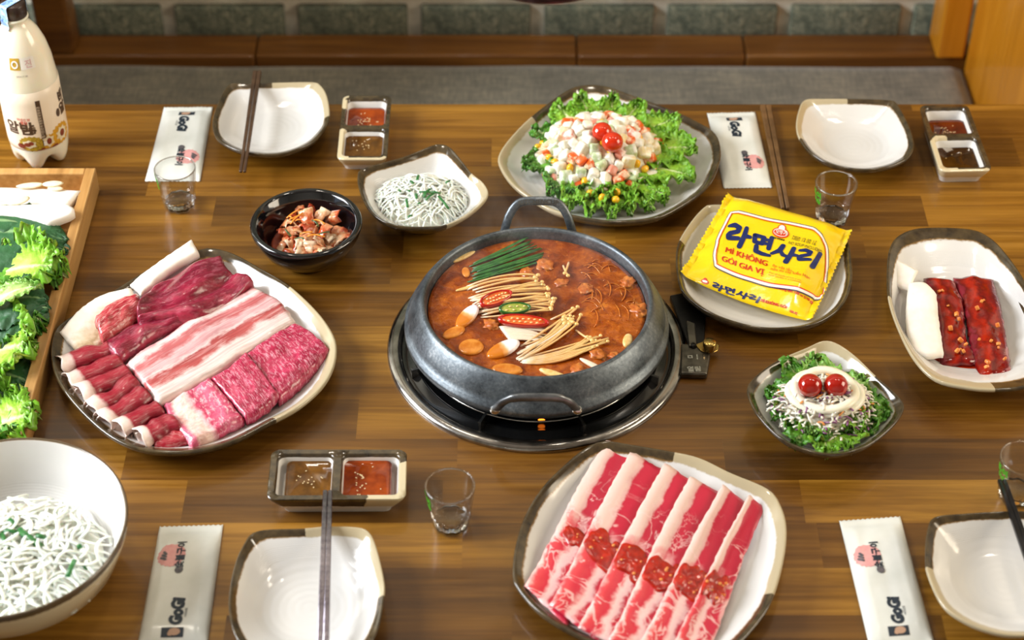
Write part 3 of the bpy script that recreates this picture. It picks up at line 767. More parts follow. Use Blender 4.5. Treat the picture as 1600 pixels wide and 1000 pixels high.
# ------------------------------------------------------------------ burner ring set in the table, pot, stew
pc = W(838, 543); pc.z = TT
rg = thing('tabletop_burner', 'round steel-rimmed gas burner set in the table under the pot', 'burner', pc)
def ringsteel():
    n = NT('scuffed_ring_steel'); co = n.obj(); f = n.noise(co, 60, 3)
    n.put(n.b.inputs['Roughness'], n.ramp(f, [(.3, .14), (.7, .26)])); return n.fin(n.ramp(f, [(.3, '8d8a86'), (.7, 'b3afa8')]), None, metal=1)
M_ring = ringsteel()
obj('rim_ring', lathe([(.1655, .0), (.1658, .003), (.1640, .0055), (.1600, .0072), (.1545, .0075), (.1520, .0066), (.1500, .0040), (.1492, .0012), (.1492, .0002)], pc, 128), M_ring, rg)
M_enamel = NT('black_enamel').fin('0b0c0d', .16, coat=.5)
obj('drip_tray', lathe([(.1491, .0006), (.1440, .0010), (.138, .0042), (.1365, .0048), (.1350, .0042), (.128, .0012), (.10, .0010), (.06, .0010), (.001, .0010)], pc, 96), M_enamel, rg)
obj('grate_ring', lathe([(.1285, .009), (.1300, .0105), (.1285, .012), (.1270, .0105), (.1285, .009)], pc, 72), M_steel, rg)
for k in range(8):
    a = math.radians(45 * k + 20 - 90); d = Vector((math.cos(a), math.sin(a), 0)); s = Vector((-d.y, d.x, 0))
    V = []
    for r_, z0, z1 in ((.100, .006, .0125), (.1455, .0015, .0125)):
        for q in (-.0015, .0015): V += [pc + d * r_ + s * q + Vector((0, 0, z0)), pc + d * r_ + s * q + Vector((0, 0, z1))]
    obj('grate_tab', (V, [(0, 1, 3, 2), (4, 6, 7, 5), (0, 4, 5, 1), (2, 3, 7, 6), (1, 5, 7, 3), (0, 2, 6, 4)]), M_steel, rg, smooth=False)
obj('burner_head', lathe([(.001, .001), (.045, .001), (.048, .006), (.045, .0115), (.03, .0118), (.001, .0118)], pc, 48), M_blackmetal, rg)
n_ = NT('gas_flame'); M_flame = n_.fin('000000', .5, emit='ff7a1e', estr=4)
for px in (846,):
    p = W(px, 656, .004)
    obj('flame', xf(ball((0, 0, 0), 1, 8, 6), TRS(p, (0, 0, 0), (.0040, .0016, .0008))), M_flame, rg)
# gas valve beside the ring
vb = W(1082, 560); vt = thing('gas_valve', 'dark stamped gas valve plate with brass knob beside the burner', 'valve', Vector((vb.x, vb.y, TT)))
M_valve = simple('worn_dark_plate', '4a4740', '6e695e', 70, .3, metal=.8)
M_valve2 = simple('black_bracket', '141414', '24221f', 70, .35, metal=.6)
M_brass = simple('brass', 'a8894a', 'c2a560', 120, .25, metal=1)
def slab_px(name, pts, z0, z1, m, par, bv=.0012):
    A = WP(pts, z0); B = WP(pts, z1); B = [Vector((a.x, a.y, TT + z1)) for a in A]
    V, F = rings([A, B], True, True, True); return bevel(obj(name, (V, F), m, par, smooth=False), bv, 2)
slab_px('bracket', [(1046,468),(1075,462),(1102,500),(1100,545),(1075,545),(1060,505)], .0005, .007, M_valve2, vt)
slab_px('lever_plate', [(1072,505),(1086,510),(1088,545),(1076,545)], .007, .012, M_valve, vt)
slab_px('stamped_plate', [(1063,545),(1108,547),(1109,565),(1104,593),(1062,592)], .0005, .009, M_valve, vt, .002)
slab_px('knob_flange', [(1086,540),(1100,534),(1118,537),(1124,541),(1121,549),(1112,553),(1096,550)], .009, .0105, M_brass, vt, .0005)
kp_ = W(1108, 545, .0105); kp_.z = TT + .0105
obj('brass_knob', lathe([(.0005, 0), (.0072, 0), (.0074, .001), (.0074, .0095), (.0066, .0108), (.0005, .0110)], kp_, 28), M_brass, vt)
q = W(1083, 541, .009); q.z = TT + .009
obj('rivet', lathe([(.0005, .0035), (.0028, .003), (.0040, .0015), (.0042, 0)], q, 16), M_valve2, vt)
for (cx, cy, s) in ((1087, 557, 'ㅁㅣㅣ'), (1084, 576, '열림')):
    g = text_flat(s, .0085, .0004); w0 = width2(g) / 2; p0 = W(cx, cy, .009)
    print_on('stamped_lettering', g, lambda x, y: (Vector((p0.x + x - w0, p0.y + y - .004, TT + .009)), Vector((0, 0, 1))), M_steel, vt, .0004)

# ------------------------------------------------------------------ the pot
pot = thing('hot_pot', 'wide dark cast-aluminium pot of red stew on the burner', 'pot', Vector((pc.x, pc.y, TT + .0125)))
def potmat():
    n = NT('cast_aluminium'); co = n.obj(); a = n.noise(co, 30, 4, .6); b = n.noise(co, 300, 3, .7)
    col = n.ramp(n.math('ADD', n.math('MULTIPLY', a, .6), n.math('MULTIPLY', b, .4)), [(.34, '40464c'), (.55, '6a7176'), (.72, '9ca0a2')])
    n.put(n.b.inputs['Roughness'], n.ramp(a, [(.3, .34), (.7, .5)])); n.bump(b, .25, .0006); return n.fin(col, None, metal=.75)
M_pot = potmat()
pp = [(.001, .0125), (.105, .0125), (.120, .0145), (.132, .0200), (.1385, .0250), (.1392, .0262), (.1410, .0268), (.1428, .0300), (.1432, .0312), (.1448, .0318), (.1456, .0350), (.1452, .0395),
      (.1442, .0400), (.1436, .0430), (.1424, .0436), (.1400, .0500), (.1355, .0585), (.1305, .0660), (.1275, .0700), (.1258, .0713), (.1238, .0715), (.1222, .0705), (.1212, .0680), (.1200, .0600), (.118, .040), (.110, .020), (.100, .016), (.001, .016)]
obj('pot_body', lathe(pp, pc, 144), M_pot, pot)
M_hdl = simple('worn_handle', '5a5d60', '85888a', 60, .38, metal=.8)
def handle(sign):
    """steep bail handle on the shoulder; sign=+1 at the back, -1 at the front"""
    el = math.radians(65); base = pc + Vector((.003, sign * .1345, .052)); out = Vector((0, sign * math.cos(el), math.sin(el)))
    w = .0405 if sign > 0 else .0425; L = .0405 if sign > 0 else .0265; pts = []
    if sign < 0: base = pc + Vector((-.002, -.1450, .0440)); out = Vector((0, -.30, .954))
    for k in range(25):
        t = -1 + 2 * k / 24; x = w * t; h = L * (1 - abs(t) ** 5) ** .6
        pts.append(base + Vector((x * (1 - .16 * (h / L)), 0, 0)) + out * h)
    V, F, U = tube(pts, [(.0052 if sign > 0 else .0062) if abs(k - 12) < 9 else .0050 for k in range(25)], 12, .62, up=out.cross(Vector((1, 0, 0))))
    h = obj('handle', (V, F, U), M_pot if sign > 0 else M_hdl, pot, label='arched cast handle')
    for s in (-1, 1):
        q = base + Vector((s * w, 0, 0)) - out * .001
        obj('rivet', xf(ball((0, 0, 0), .0058, 14, 10), TRS(q, (0, 0, 0), (1, .8, 1))), M_steel if sign < 0 else M_pot, h)
    if sign > 0:
        g = text_flat('KITCHENCUP', .0075, .0002); w0 = width2(g) / 2
        nrm = out.cross(Vector((1, 0, 0))).normalized()
        if nrm.y > 0: nrm = -nrm
        def fn(x, y):
            x -= w0; hh = L * (1 - abs(x / w) ** 5) ** .6
            return base + Vector((x, 0, 0)) + out * (hh + (y - .0027)) + nrm * .0034, nrm
        print_on('raised_lettering', g, fn, M_valve, h)
handle(1); handle(-1)
# ------------------------------------------------------------------ stew
SZ = .0585
def stewmat():
    n = NT('red_stew_broth'); co = n.obj()
    a = n.noise(co, 26, 4, .6, .8); b = n.noise(co, 120, 3, .6, .5); c = n.voro(co, 210)
    f = n.math('ADD', n.math('MULTIPLY', a, .7), n.math('MULTIPLY', b, .3))
    col = n.ramp(f, [(.30, '541d05'), (.46, '863a08'), (.60, 'b05a12'), (.74, 'd2802a')])
    spots = n.step(n.noise(co, 420, 2), .69, .02); col = n.mix(spots, col, '8a1604')
    oil = n.math('MULTIPLY', n.step(n.math('SUBTRACT', 1.0, c), .80, .05), n.step(b, .55, .05)); col = n.mix(n.math('MULTIPLY', oil, .6), col, 'd97a22')
    n.bump(n.math('ADD', n.math('MULTIPLY', a, .5), n.math('MULTIPLY', b, .5)), .5, .004)
    return n.fin(col, .09, sss=.25, sssr=.01)
M_stew = stewmat()
def stew():
    n = 96; R = []; V = []; F = []
    prof = [i / 26 for i in range(1, 27)]
    for q in prof:
        r = .1189 * q
        R.append([pc + Vector((r * math.cos(2 * PI * j / n), r * math.sin(2 * PI * j / n), SZ + .0014 * nz(r * math.cos(2 * PI * j / n), r * math.sin(2 * PI * j / n), 3, 70) * min(1, (1 - q) * 8) + (.0006 if q == 1 else 0))) for j in range(n)])
    V, F = rings(R, True, False, False); F.append(tuple(range(n - 1, -1, -1)))
    b = len(V); V += [Vector((v.x, v.y, TT + .052)) for v in R[-1]]
    k = (len(R) - 1) * n
    for j in range(n): F.append((k + j, k + (j + 1) % n, b + (j + 1) % n, b + j))
    F.append(tuple(b + j for j in range(n)))
    return V, F
tag(obj('stew_broth', stew(), M_stew, origin=(pc.x, pc.y, TT + .052)), 'simmering orange-red broth filling the hot pot', 'stew')
Z3 = lambda x, y: (650 + x / 4, 360 + y / 4)
def S3(x, y, z=.0): return W(*Z3(x, y), SZ + z)
rs = random.Random(11)
M_chive = simple('chive_green', '1f5220', '3d7a2c', 90, .35, sss=.1)
G_ch = 'chives floating in the hot pot'
for i in range(17):
    t = i / 16
    a = (330 + 60 * rs.random() + 10 * t, 205 + 110 * t + rs.uniform(-12, 12)); b = (690 + 110 * min(1, t * 1.6) - rs.random() * 90 * max(0, t - .5), 45 + 140 * t + rs.uniform(-14, 14))
    if i == 16: a, b = (320, 322), (520, 262)
    m_ = ((a[0] + b[0]) / 2, (a[1] + b[1]) / 2 + rs.uniform(0, 14))
    pts = bez(S3(*a, .0008), S3(*m_, .0030 + rs.random() * .004), S3(*b, .0010 + rs.random() * .003), 9)
    tag(obj('chive', tube(pts, [.0008] + [.0015] * 7 + [.0007], 6, .6), M_chive), 'green chive stalk in the bundle floating at the back of the stew', 'chive', G_ch)
# enoki
def enokimat():
    n = NT('enoki'); a = n.sep(n.attr()); f = n.noise(n.obj(), 130, 2)
    col = n.ramp(n.math('ADD', n.math('MULTIPLY', a[0], .7), n.math('MULTIPLY', f, .5)), [(.15, 'efdcc4'), (.5, 'e4b478'), (.85, 'e8bd78')])
    return n.fin(col, .25, sss=.3, sssr=.004)
M_enoki = enokimat(); M_enokiw = NT('enoki_white').fin('ead6bf', .25, sss=.3); M_cap = simple('enoki_cap', 'e0b264', 'f0d292', 200, .2, sss=.3)
def enoki(a, b, bend, r, lab, grp, m=None, cap=True, za=.0, zb=.004, h=.006):
    A, B = S3(*a, za), S3(*b, zb); mid = S3((a[0] + b[0]) / 2 + bend[0], (a[1] + b[1]) / 2 + bend[1], h)
    t = thing('enoki_mushroom', lab, 'mushroom', Vector((A.x, A.y, TT + SZ)), grp)
    obj('stem', tube(bez(A, mid, B, 10), [r * .8] + [r] * 8 + [r * .9], 6), m or M_enoki, t)
    if cap:
        d = (B - mid).normalized(); k = rs.uniform(1.6, 2.3)
        obj('cap', xf(ball((0, 0, 0), r * k, 10, 7), TRS(B + Vector((0, 0, .0006)), (0, 0, 0), (1, 1, .75))), M_cap, t)
    return t
GE = 'enoki mushrooms floating in the hot pot'
for i in range(30):
    t = i / 29; a = (335 + 60 * t + rs.uniform(-25, 40), 400 + 150 * t + rs.uniform(-50, 20)); b = (750 + 110 * min(1, t * 1.5) + rs.uniform(-25, 15), 290 + 210 * t + rs.uniform(-15, 15))
    enoki(a, b, (rs.uniform(-50, 50), -50 + 40 * t + rs.uniform(-34, 30)), rs.uniform(.0008, .0014), 'thin enoki mushroom in the upper bunch in the stew', GE, None, rs.random() < .75, .0, .004 + rs.random() * .004, .009 + rs.random() * .006)
for i in range(10):
    t = i / 9; enoki((520 + 60 * t, 605 + 80 * t), (790 + rs.uniform(-40, 30), 625 + 70 * t), (0, -20), .0013, 'pale enoki stem in the middle of the stew', GE, M_enokiw, False, .0005, .001, .0045)
for i in range(15):
    t = i / 14; a = (625 + 70 * rs.random(), 720 + 95 * t); b = (905 + 100 * rs.random(), 535 + 55 * rs.random())
    enoki(a, b, (30 + rs.uniform(-30, 30), rs.uniform(-20, 60)), rs.uniform(.0008, .0014), 'enoki mushroom in the lower bunch fanning toward the pot centre', GE, M_enokiw if rs.random() < .4 else None, True, 0, .005, .007)
for i in range(14):
    t = i / 13; a = (650 + 40 * rs.random(), 800 + 30 * t); b = (1060 + 150 * rs.random(), 640 + 120 * t * rs.random() + 20)
    enoki(a, b, (20 + rs.uniform(-40, 40), 40 + rs.uniform(-30, 35)), rs.uniform(.0008, .0013), 'long enoki mushroom trailing to the right in the stew', GE, None, rs.random() < .5, 0, .003, .003)
for a, b in (((870, 590), (1010, 480)), ((840, 560), (980, 490)), ((920, 220), (950, 285)), ((955, 200), (930, 270)), ((1000, 625), (1100, 690)), ((985, 600), (1030, 530))):
    enoki(a, b, (0, 5), .0013, 'short enoki mushroom beside the main bunch in the stew', GE, None, True, .0, .003, .004)
# rice cakes, chilies, onion pieces
def cakemat():
    n = NT('rice_cake'); a = n.sep(n.attr()); f = n.noise(n.obj(), 60, 2)
    return n.fin(n.ramp(n.math('ADD', a[0], n.math('MULTIPLY', n.math('SUBTRACT', f, .5), .35)), [(.40, 'c8741c'), (.52, 'e3a868'), (.62, 'efe2e0'), (.9, 'f3eaec')]), .15, sss=.3, sssr=.005)
M_cake = cakemat()
M_cakeo = simple('broth_soaked_cake', 'c06a18', 'd98f3a', 90, .15, sss=.3, sssr=.006)
def disc_px(cx, cy, rx, ry, ang, z, th, tilt=0.0, axis=0.0, n=28):
    """thick rounded oval slice; rx, ry are metres, ang its direction on the table; u runs along the long axis"""
    R = []; U = []; c = S3(cx, cy, z)
    for s, zz in ((.3, th * .5), (.8, th * .48), (.94, th * .36), (1, 0), (.94, -th * .36), (.8, -th * .5), (.05, -th * .5)):
        ring = []
        for j in range(n):
            a = 2 * PI * j / n; x, y = rx * s * math.cos(a), ry * s * math.sin(a)
            p = Vector((x, y, zz + tilt * x)); U.append((.5 + x / rx / 2, .5 + y / ry / 2, zz))
            ca, sa = math.cos(ang), math.sin(ang); ring.append(c + Vector((p.x * ca - p.y * sa, p.x * sa + p.y * ca, p.z)))
        R.append(ring)
    V, F = rings(R, True, True, True); return V, F, U
for nm, lab, g, m in (('rice_cake', 'white oval rice cake at the left of the stew, half in broth', disc_px(320, 540, .0195, .0088, math.radians(58), .0022, .005, .10), M_cake),
                      ('rice_cake', 'white oval rice cake at the front centre of the stew', disc_px(545, 742, .0200, .0100, math.radians(32), .0022, .005, .10), M_cake),
                      ('rice_cake', 'round orange-stained rice cake near the lower left pot wall', disc_px(345, 730, .0135, .0125, 0, .0008, .004, .02), M_cakeo),
                      ('rice_cake', 'broth-stained cake piece between rice cakes and front wall', disc_px(570, 870, .0165, .0085, math.radians(-10), .0006, .004, .04), M_cakeo),
                      ('rice_cake', 'orange cake slice tucked against the left pot wall', disc_px(235, 640, .0140, .0075, math.radians(35), .0004, .004, .03), M_cakeo),
                      ('scallion_piece', 'pale slanted scallion slice near the front pot wall', disc_px(865, 900, .0180, .0042, math.radians(-28), .0018, .004, .02), M_cap),
                      ('scallion_piece', 'pale green scallion piece near the right pot wall', disc_px(1322, 690, .0052, .0105, math.radians(-12), .0016, .005), M_cap),
                      ('onion_piece', 'white onion sliver near the front right pot wall', disc_px(1110, 845, .0185, .0030, math.radians(-38), .0016, .003), M_enokiw),
                      ('onion_piece', 'yellowish onion sliver at the back left pot wall', disc_px(300, 165, .0160, .0032, math.radians(38), .0016, .003), M_cap),
                      ('onion_piece', 'small orange piece left of the chives', disc_px(312, 262, .0045, .0085, math.radians(8), .0012, .003), M_cakeo),
                      ('onion_piece', 'thin pale sliver left of the enoki bunch', disc_px(310, 362, .0120, .0022, math.radians(22), .0012, .002), M_cap)):
    tag(obj(nm, g, m), lab, nm.replace('_', ' '))
M_chred = NT('red_chili_skin').fin('b51405', .12, coat=.5); M_chfl = simple('chili_flesh', 'd8531a', 'e8803a', 150, .25, sss=.2); M_chgr = NT('green_chili_skin').fin('1f5c16', .12, coat=.5)
M_chfg = simple('green_chili_flesh', '8a9a32', 'b6b454', 150, .25); M_chseed = NT('chili_seed').fin('f0d08e', .3)
def chili(cx, cy, rx, ry, ang, z, tilt, skin, flesh, nseeds, lab):
    c = S3(cx, cy, z); t = thing('chili_slice', lab, 'chili', Vector((c.x, c.y, TT + SZ)))
    n = 36; ca, sa = math.cos(ang), math.sin(ang)
    def put(x, y, zz): return c + Vector((x * ca - y * sa, x * sa + y * ca, zz + tilt * y))
    def ov(a, s): 
        q = math.cos(a); return rx * s * q * (1 if q > 0 else 1.08), ry * s * math.sin(a) * (1 - .12 * q)
    def ring(s, zz): return [put(*ov(2 * PI * j / n, s), zz) for j in range(n)]
    obj('skin', rings([ring(.80, .0012), ring(.90, .0030), ring(.97, .0030), ring(1, .0015), ring(.97, -.002), ring(.8, -.003), ring(.1, -.003)], True, False, True), skin, t)
    obj('flesh', rings([ring(.05, .0006), ring(.5, .0007), ring(.84, .0018), ring(.84, -.001)], True, True, False), flesh, t)
    for k in range(nseeds):
        x = rx * .68 * (2 * (k + .5) / nseeds - 1); y = ry * .30 * (1 if k % 2 else -1) + rs.uniform(-.0006, .0006)
        obj('seed', xf(ball((0, 0, 0), 1, 8, 5), TRS(put(x, y, .0016), (0, 0, ang + rs.uniform(-.6, .6)), (.0016, .0011, .0007))), M_chseed, t)
chili(505, 428, .0195, .0088, math.radians(30), .008, .14, M_chred, M_chfl, 14, 'upper red chili slice with seeds on the enoki')
chili(678, 570, .0270, .0078, math.radians(-7), .007, .10, M_chred, M_chfl, 12, 'lower red chili slice with seeds in the middle of the stew')
chili(622, 492, .0172, .0078, math.radians(5), .009, .12, M_chgr, M_chfg, 6, 'green chili slice between the two red ones')
# glass noodles and meat bits under the surface
M_noodle = simple('glass_noodle', 'a8561a', 'c87428', 200, .12, sss=.4, sssr=.006)
gsn = []
for i in range(34):
    x0, y0 = rs.uniform(1000, 1330), rs.uniform(170, 520)
    if ((x0 - 760) / 680) ** 2 + ((y0 - 490) / 440) ** 2 > .72: continue
    a0 = rs.uniform(-1.2, .2); pts = []
    for k in range(9): pts.append(S3(x0 + 16 * k * math.cos(a0 + k * .16), y0 + 16 * k * math.sin(a0 + k * .16), .0 + .0011 * math.sin(k * .7 + i)))
    gsn.append(tube(pts, .0007, 5))
tag(obj('glass_noodles', join(*gsn), M_noodle, kind='stuff'), 'tangled orange glass noodles under the right side of the broth', 'noodles', kind='stuff')
M_bit = simple('stewed_meat', 'a8501a', 'cf7f36', 120, .3, .4, 260, sss=.2)
for (x, y, s) in ((800, 215, .011), (690, 262, .008), (1130, 770, .009), (470, 590, .008), (1400, 500, .010), (1020, 880, .009), (1330, 330, .009), (905, 330, .007), (1060, 370, .008), (640, 940, .009), (1250, 790, .007)):
    c = S3(x, y, .0); tag(obj('meat_piece', ball(c, s, 18, 12, (1.2, .9, .32), .8, 2.4, (0, 0, x), x), M_bit), 'small stewed meat piece just breaking the broth surface', 'meat', 'stewed meat pieces in the hot pot')
# ------------------------------------------------------------------ extractor pipe hanging over the pot (its mouth just dips into the frame)
hz = .4965; hc = Vector((pc.x + .005, pc.y - .02, TT + hz))
hd = thing('extractor_hood', 'dark metal extractor mouth hanging over the pot at the top edge', 'extractor', hc)
M_hood = simple('dark_copper_metal', '4a3434', '6a5050', 60, .25, metal=.9)
obj('mouth', lathe([(.060, .004), (.062, .001), (.066, 0), (.069, .003), (.066, .012), (.050, .05), (.040, .09), (.038, .09), (.047, .05), (.060, .004)], hc, 64), M_hood, hd)
obj('pipe', lathe([(.037, .088), (.041, .088), (.041, ZC - TT - hz), (.037, ZC - TT - hz), (.037, .088)], hc, 48), M_steel, hd)
# ------------------------------------------------------------------ meat and mushroom materials
def meat(name, stops, warp=.25, wscale=45, vein=.0, vscale=110, vcol='e8b9b4', fib=None, rough=.28, dark=None, veinw=.035, vst=(5, 22, 1), axis=1, ustop=None):
    """colour bands across the slice (uvw.y), warped, with thin fat veins and fibres"""
    n = NT(name); a = n.sep(n.attr()); co = n.obj(); r = n.rnd()
    of = n.new('ShaderNodeCombineXYZ'); n.put(of.inputs[0], n.math('MULTIPLY', r, 3.1)); n.put(of.inputs[1], n.math('MULTIPLY', r, 1.7)); co = n.vadd(co, of.outputs[0])
    w1 = n.noise(co, wscale, 4, .6)
    v = n.math('ADD', a[axis], n.math('MULTIPLY', n.math('SUBTRACT', w1, .5), warp))
    col = n.ramp(v, stops)
    fb = n.noise(n.vmul(n.attr(), fib or (4, 60, 1)), 1, 3, .6)
    col = n.mix(.55, col, n.mix(1.0, col, n.ramp(fb, [(.3, 'b08a8e'), (.6, 'ffffff')]), 'MULTIPLY'))
    if vein:
        q = n.noise(n.vmul(n.attr(), vst), 1.0, 5, .68, .9)
        k = n.math('MULTIPLY', n.step(q, .60 - veinw, .075), vein)
        col = n.mix(k, col, vcol)
    if ustop: col = n.mix(n.ramp(n.math('ADD', a[0], n.math('MULTIPLY', n.math('SUBTRACT', w1, .5), .12)), ustop), col, vcol)
    n.bump(n.math('ADD', n.math('MULTIPLY', fb, .5), n.math('MULTIPLY', n.noise(co, 220, 3), .5)), .5, .0012)
    return n.fin(col, rough, sss=.15, sssr=.003, coat=.25)
M_beef = meat('dark_beef', [(.0, '8e1a36'), (.35, '6e122a'), (.6, '9e223f'), (.85, '7e1530'), (1, 'aa3048')], .8, 50, .30, 70, 'c8788a', (6, 30, 1), .22, vst=(9, 14, 1))
M_beefr = meat('red_beef_trim', [(.0, 'd27a7c'), (.2, 'b52a38'), (.6, '9e1a2c'), (.9, 'c94a50')], .6, 90, .6, 120, 'eab9b0', (4, 20, 1), .25)
M_belly = meat('pork_belly_slab', [(.0, 'cfa0a2'), (.06, 'd8979a'), (.13, 'efdcd6'), (.17, 'e6ccc8'), (.22, 'c06a6c'), (.34, 'b85f60'), (.41, 'd9b0b0'), (.50, 'cf9a9c'), (.55, 'e2c6c2'), (.60, 'ab4a4a'), (.72, 'b55250'), (.79, 'e2cdc8'), (.88, 'e8d8d2'), (1, 'e2d0c6')], .30, 34, .30, 90, 'f0dcd8', (3, 30, 1), .3)
M_marb = meat('marbled_beef', [(.0, 'b92c52'), (.3, 'a31a40'), (.6, 'c03a5c'), (.8, '96173a'), (1, 'b82e52')], .9, 60, .6, 85, 'e8aebc', (10, 22, 1), .22, veinw=.03, vst=(30, 9, 1))
M_brisk = meat('brisket', [(.0, 'd8577a'), (.10, 'd46a86'), (.16, 'efc3b6'), (.36, 'f2d2c4'), (.44, 'e9b0b4'), (.50, 'c83e62'), (.75, 'd96a88'), (1, 'b52a4c')], .14, 45, .7, 90, 'f2cfd2', (8, 14, 1), .25, veinw=.02, vst=(14, 9, 1), axis=0)
M_roll = meat('thin_red_slice', [(.0, '8c1228'), (.5, 'a0182f'), (1, '7e1024')], .5, 70, .10, 90, 'f0dcd0', (4, 40, 1), .25, vst=(3, 12, 1), ustop=[(.0, 0.0), (.74, 0.0), (.80, .65), (.92, .95)])
def porkmat():
    n = NT('pork_slice'); a = n.sep(n.attr()); co = n.obj(); r = n.rnd()
    of = n.new('ShaderNodeCombineXYZ'); n.put(of.inputs[0], n.math('MULTIPLY', r, 2.3)); n.put(of.inputs[1], n.math('MULTIPLY', r, 5.7)); co2 = n.vadd(co, of.outputs[0])
    w1 = n.noise(co2, 34, 4, .6); w = n.math('SUBTRACT', w1, .5)
    v = n.math('ADD', a[1], n.math('MULTIPLY', w, .22))
    up = n.ramp(v, [(.0, 'e4c6ba'), (.22, 'e6c4ba'), (.285, 'deaaa6'), (.32, 'c22340'), (.6, 'c01d3c'), (.9, 'b41a3a'), (1, 'c83048')])
    v2 = n.math('ADD', a[1], n.math('MULTIPLY', w, .55))
    lo = n.ramp(v2, [(.0, 'eec4ba'), (.10, 'dd4a50'), (.30, 'd12a42'), (.40, 'f0c8c4'), (.50, 'eec0c0'), (.57, 'cc2a44'), (.9, 'c82644'), (1, 'e8a8a8')])
    s = n.step(n.math('ADD', a[0], n.math('MULTIPLY', w, .3)), .50, .06)
    col = n.mix(s, up, lo)
    q = n.noise(co2, 30, 3, .6, .8); d = n.math('ABSOLUTE', n.math('SUBTRACT', q, .5))
    k = n.math('MULTIPLY', n.math('SUBTRACT', 1.0, n.step(d, .014, .012)), n.math('MULTIPLY', n.step(n.math('ADD', a[0], n.math('MULTIPLY', w, .5)), .30, .12), .8))
    col = n.mix(k, col, 'f2ccc8')
    n.bump(n.noise(co2, 260, 3), .3, .0008); return n.fin(col, .28, sss=.15, sssr=.003, coat=.2)
M_pork = porkmat()
M_mush = simple('king_oyster_slice', 'ece4d8', 'f6f1ea', 40, .55, .25, 260, sss=.25)
def mushbrown():
    n = NT('king_oyster_edge'); a = n.sep(n.attr()); f = n.noise(n.obj(), 120, 4)
    v = n.math('ADD', a[1], n.math('MULTIPLY', n.math('SUBTRACT', f, .5), .5))
    n.bump(f, .4, .001); return n.fin(n.ramp(v, [(.0, 'e8dccb'), (.35, 'efe6da'), (.62, 'd8c3a4'), (.85, 'a98d68'), (1, 'e4d3b8')]), .6, sss=.2)
M_mushb = mushbrown()
Z1 = lambda L: [(60 + x / 2.777, 360 + y / 2.777) for x, y in L]
def piece(name, lab, cat, g, m, group=None):
    return tag(obj(name, g, m), lab, cat, group)
PB = .010   # inside floor of the platter
wv = lambda s, k, amp: (lambda u, v: amp * nz(u * k, v * k * .6, s))
piece('mushroom_slice', 'long white king oyster slice at the top of the meat platter', 'mushroom', patch(Z1([(398, 228), (430, 200), (560, 122), (666, 62)]), Z1([(445, 272), (530, 205), (610, 150), (700, 100)]), lambda u, v: .030 + .010 * u * (1 - v) + .002 * nz(u * 3, v * 2, 1), .009, zref=.030, nu=30, nv=10, rough=.0012, seed=1), M_mush)
piece('mushroom_slice', 'browned king oyster slice at the left of the meat platter', 'mushroom', patch(Z1([(92, 438), (180, 342), (300, 275), (402, 258)]), Z1([(190, 528), (275, 468), (330, 380), (432, 300)]), lambda u, v: .029 - .006 * v + .004 * u + .002 * nz(u * 3, v * 2, 2), .009, zref=.028, nu=30, nv=12, rough=.001, seed=2), M_mushb)
piece('beef_chunk', 'small bright red beef chunk beside the browned mushroom', 'meat', patch(Z1([(240, 380), (320, 305), (435, 272)]), Z1([(275, 470), (350, 430), (445, 350)]), lambda u, v: .030 + .010 * math.sin(PI * min(1, max(0, v))) ** .7 + .003 * nz(u * 6, v * 5, 3), .018, zref=.032, nu=26, nv=16, rough=.002, seed=3), M_beefr)
def zfold(u, v):
    return .030 + .012 * math.sin(PI * min(.98, max(.02, v))) ** .6 + .004 * math.sin(9 * u + 5 * v) + .004 * nz(u * 4, v * 5, 4) - .006 * math.exp(-((v - .62 - .1 * math.sin(4 * u)) / .06) ** 2)
piece('beef_slice', 'large dark red folded beef slice at the top of the platter', 'meat', patch(Z1([(425, 330), (520, 212), (640, 145), (795, 96)]), Z1([(430, 395), (540, 372), (690, 368), (820, 300), (918, 222)]), zfold, .020, R=Z1([(795, 96), (825, 165), (925, 200), (918, 222)]), zref=.036, nu=48, nv=28, rough=.002, seed=4), M_beef)
piece('beef_slice', 'dark red beef flap beside the pork belly slab', 'meat', patch(Z1([(275, 482), (330, 440), (430, 390), (630, 375)]), Z1([(350, 560), (420, 505), (510, 440), (640, 385)]), lambda u, v: .027 + .006 * math.sin(PI * v) + .003 * nz(u * 5, v * 4, 5), .014, zref=.030, nu=30, nv=14, rough=.0015, seed=5), M_beef)
piece('pork_belly_slab', 'long striped raw pork belly slab across the middle of the platter', 'meat', patch(Z1([(375, 565), (450, 505), (580, 425), (700, 345), (850, 280), (935, 232)]), Z1([(520, 742), (620, 692), (760, 612), (900, 522), (1010, 455), (1118, 388)]), lambda u, v: .0285 + .002 * nz(u * 5, v * 2, 6) + .003 * math.sin(PI * v), .016, R=Z1([(935, 232), (990, 268), (1050, 300), (1118, 388)]), zref=.030, nu=56, nv=24, rough=.0016, seed=6), M_belly)
piece('beef_slice', 'marbled beef slice at the right end of the platter', 'meat', patch(Z1([(898, 522), (1000, 452), (1112, 395)]), Z1([(1040, 722), (1150, 635), (1268, 505)]), lambda u, v: .0285 + .003 * nz(u * 4, v * 3, 7) - .004 * max(0, v - .8) * 5 * .4, .017, R=Z1([(1112, 395), (1190, 432), (1268, 505)]), zref=.029, nu=32, nv=24, rough=.0015, seed=7), M_marb)
piece('beef_slice', 'marbled beef slice in the middle of the lower row on the platter', 'meat', patch(Z1([(742, 626), (830, 580), (900, 520)]), Z1([(900, 802), (965, 772), (1045, 705)]), lambda u, v: .029 + .003 * nz(u * 4, v * 3, 8) + .003 * u, .018, zref=.030, nu=28, nv=24, rough=.0016, seed=8), M_marb)
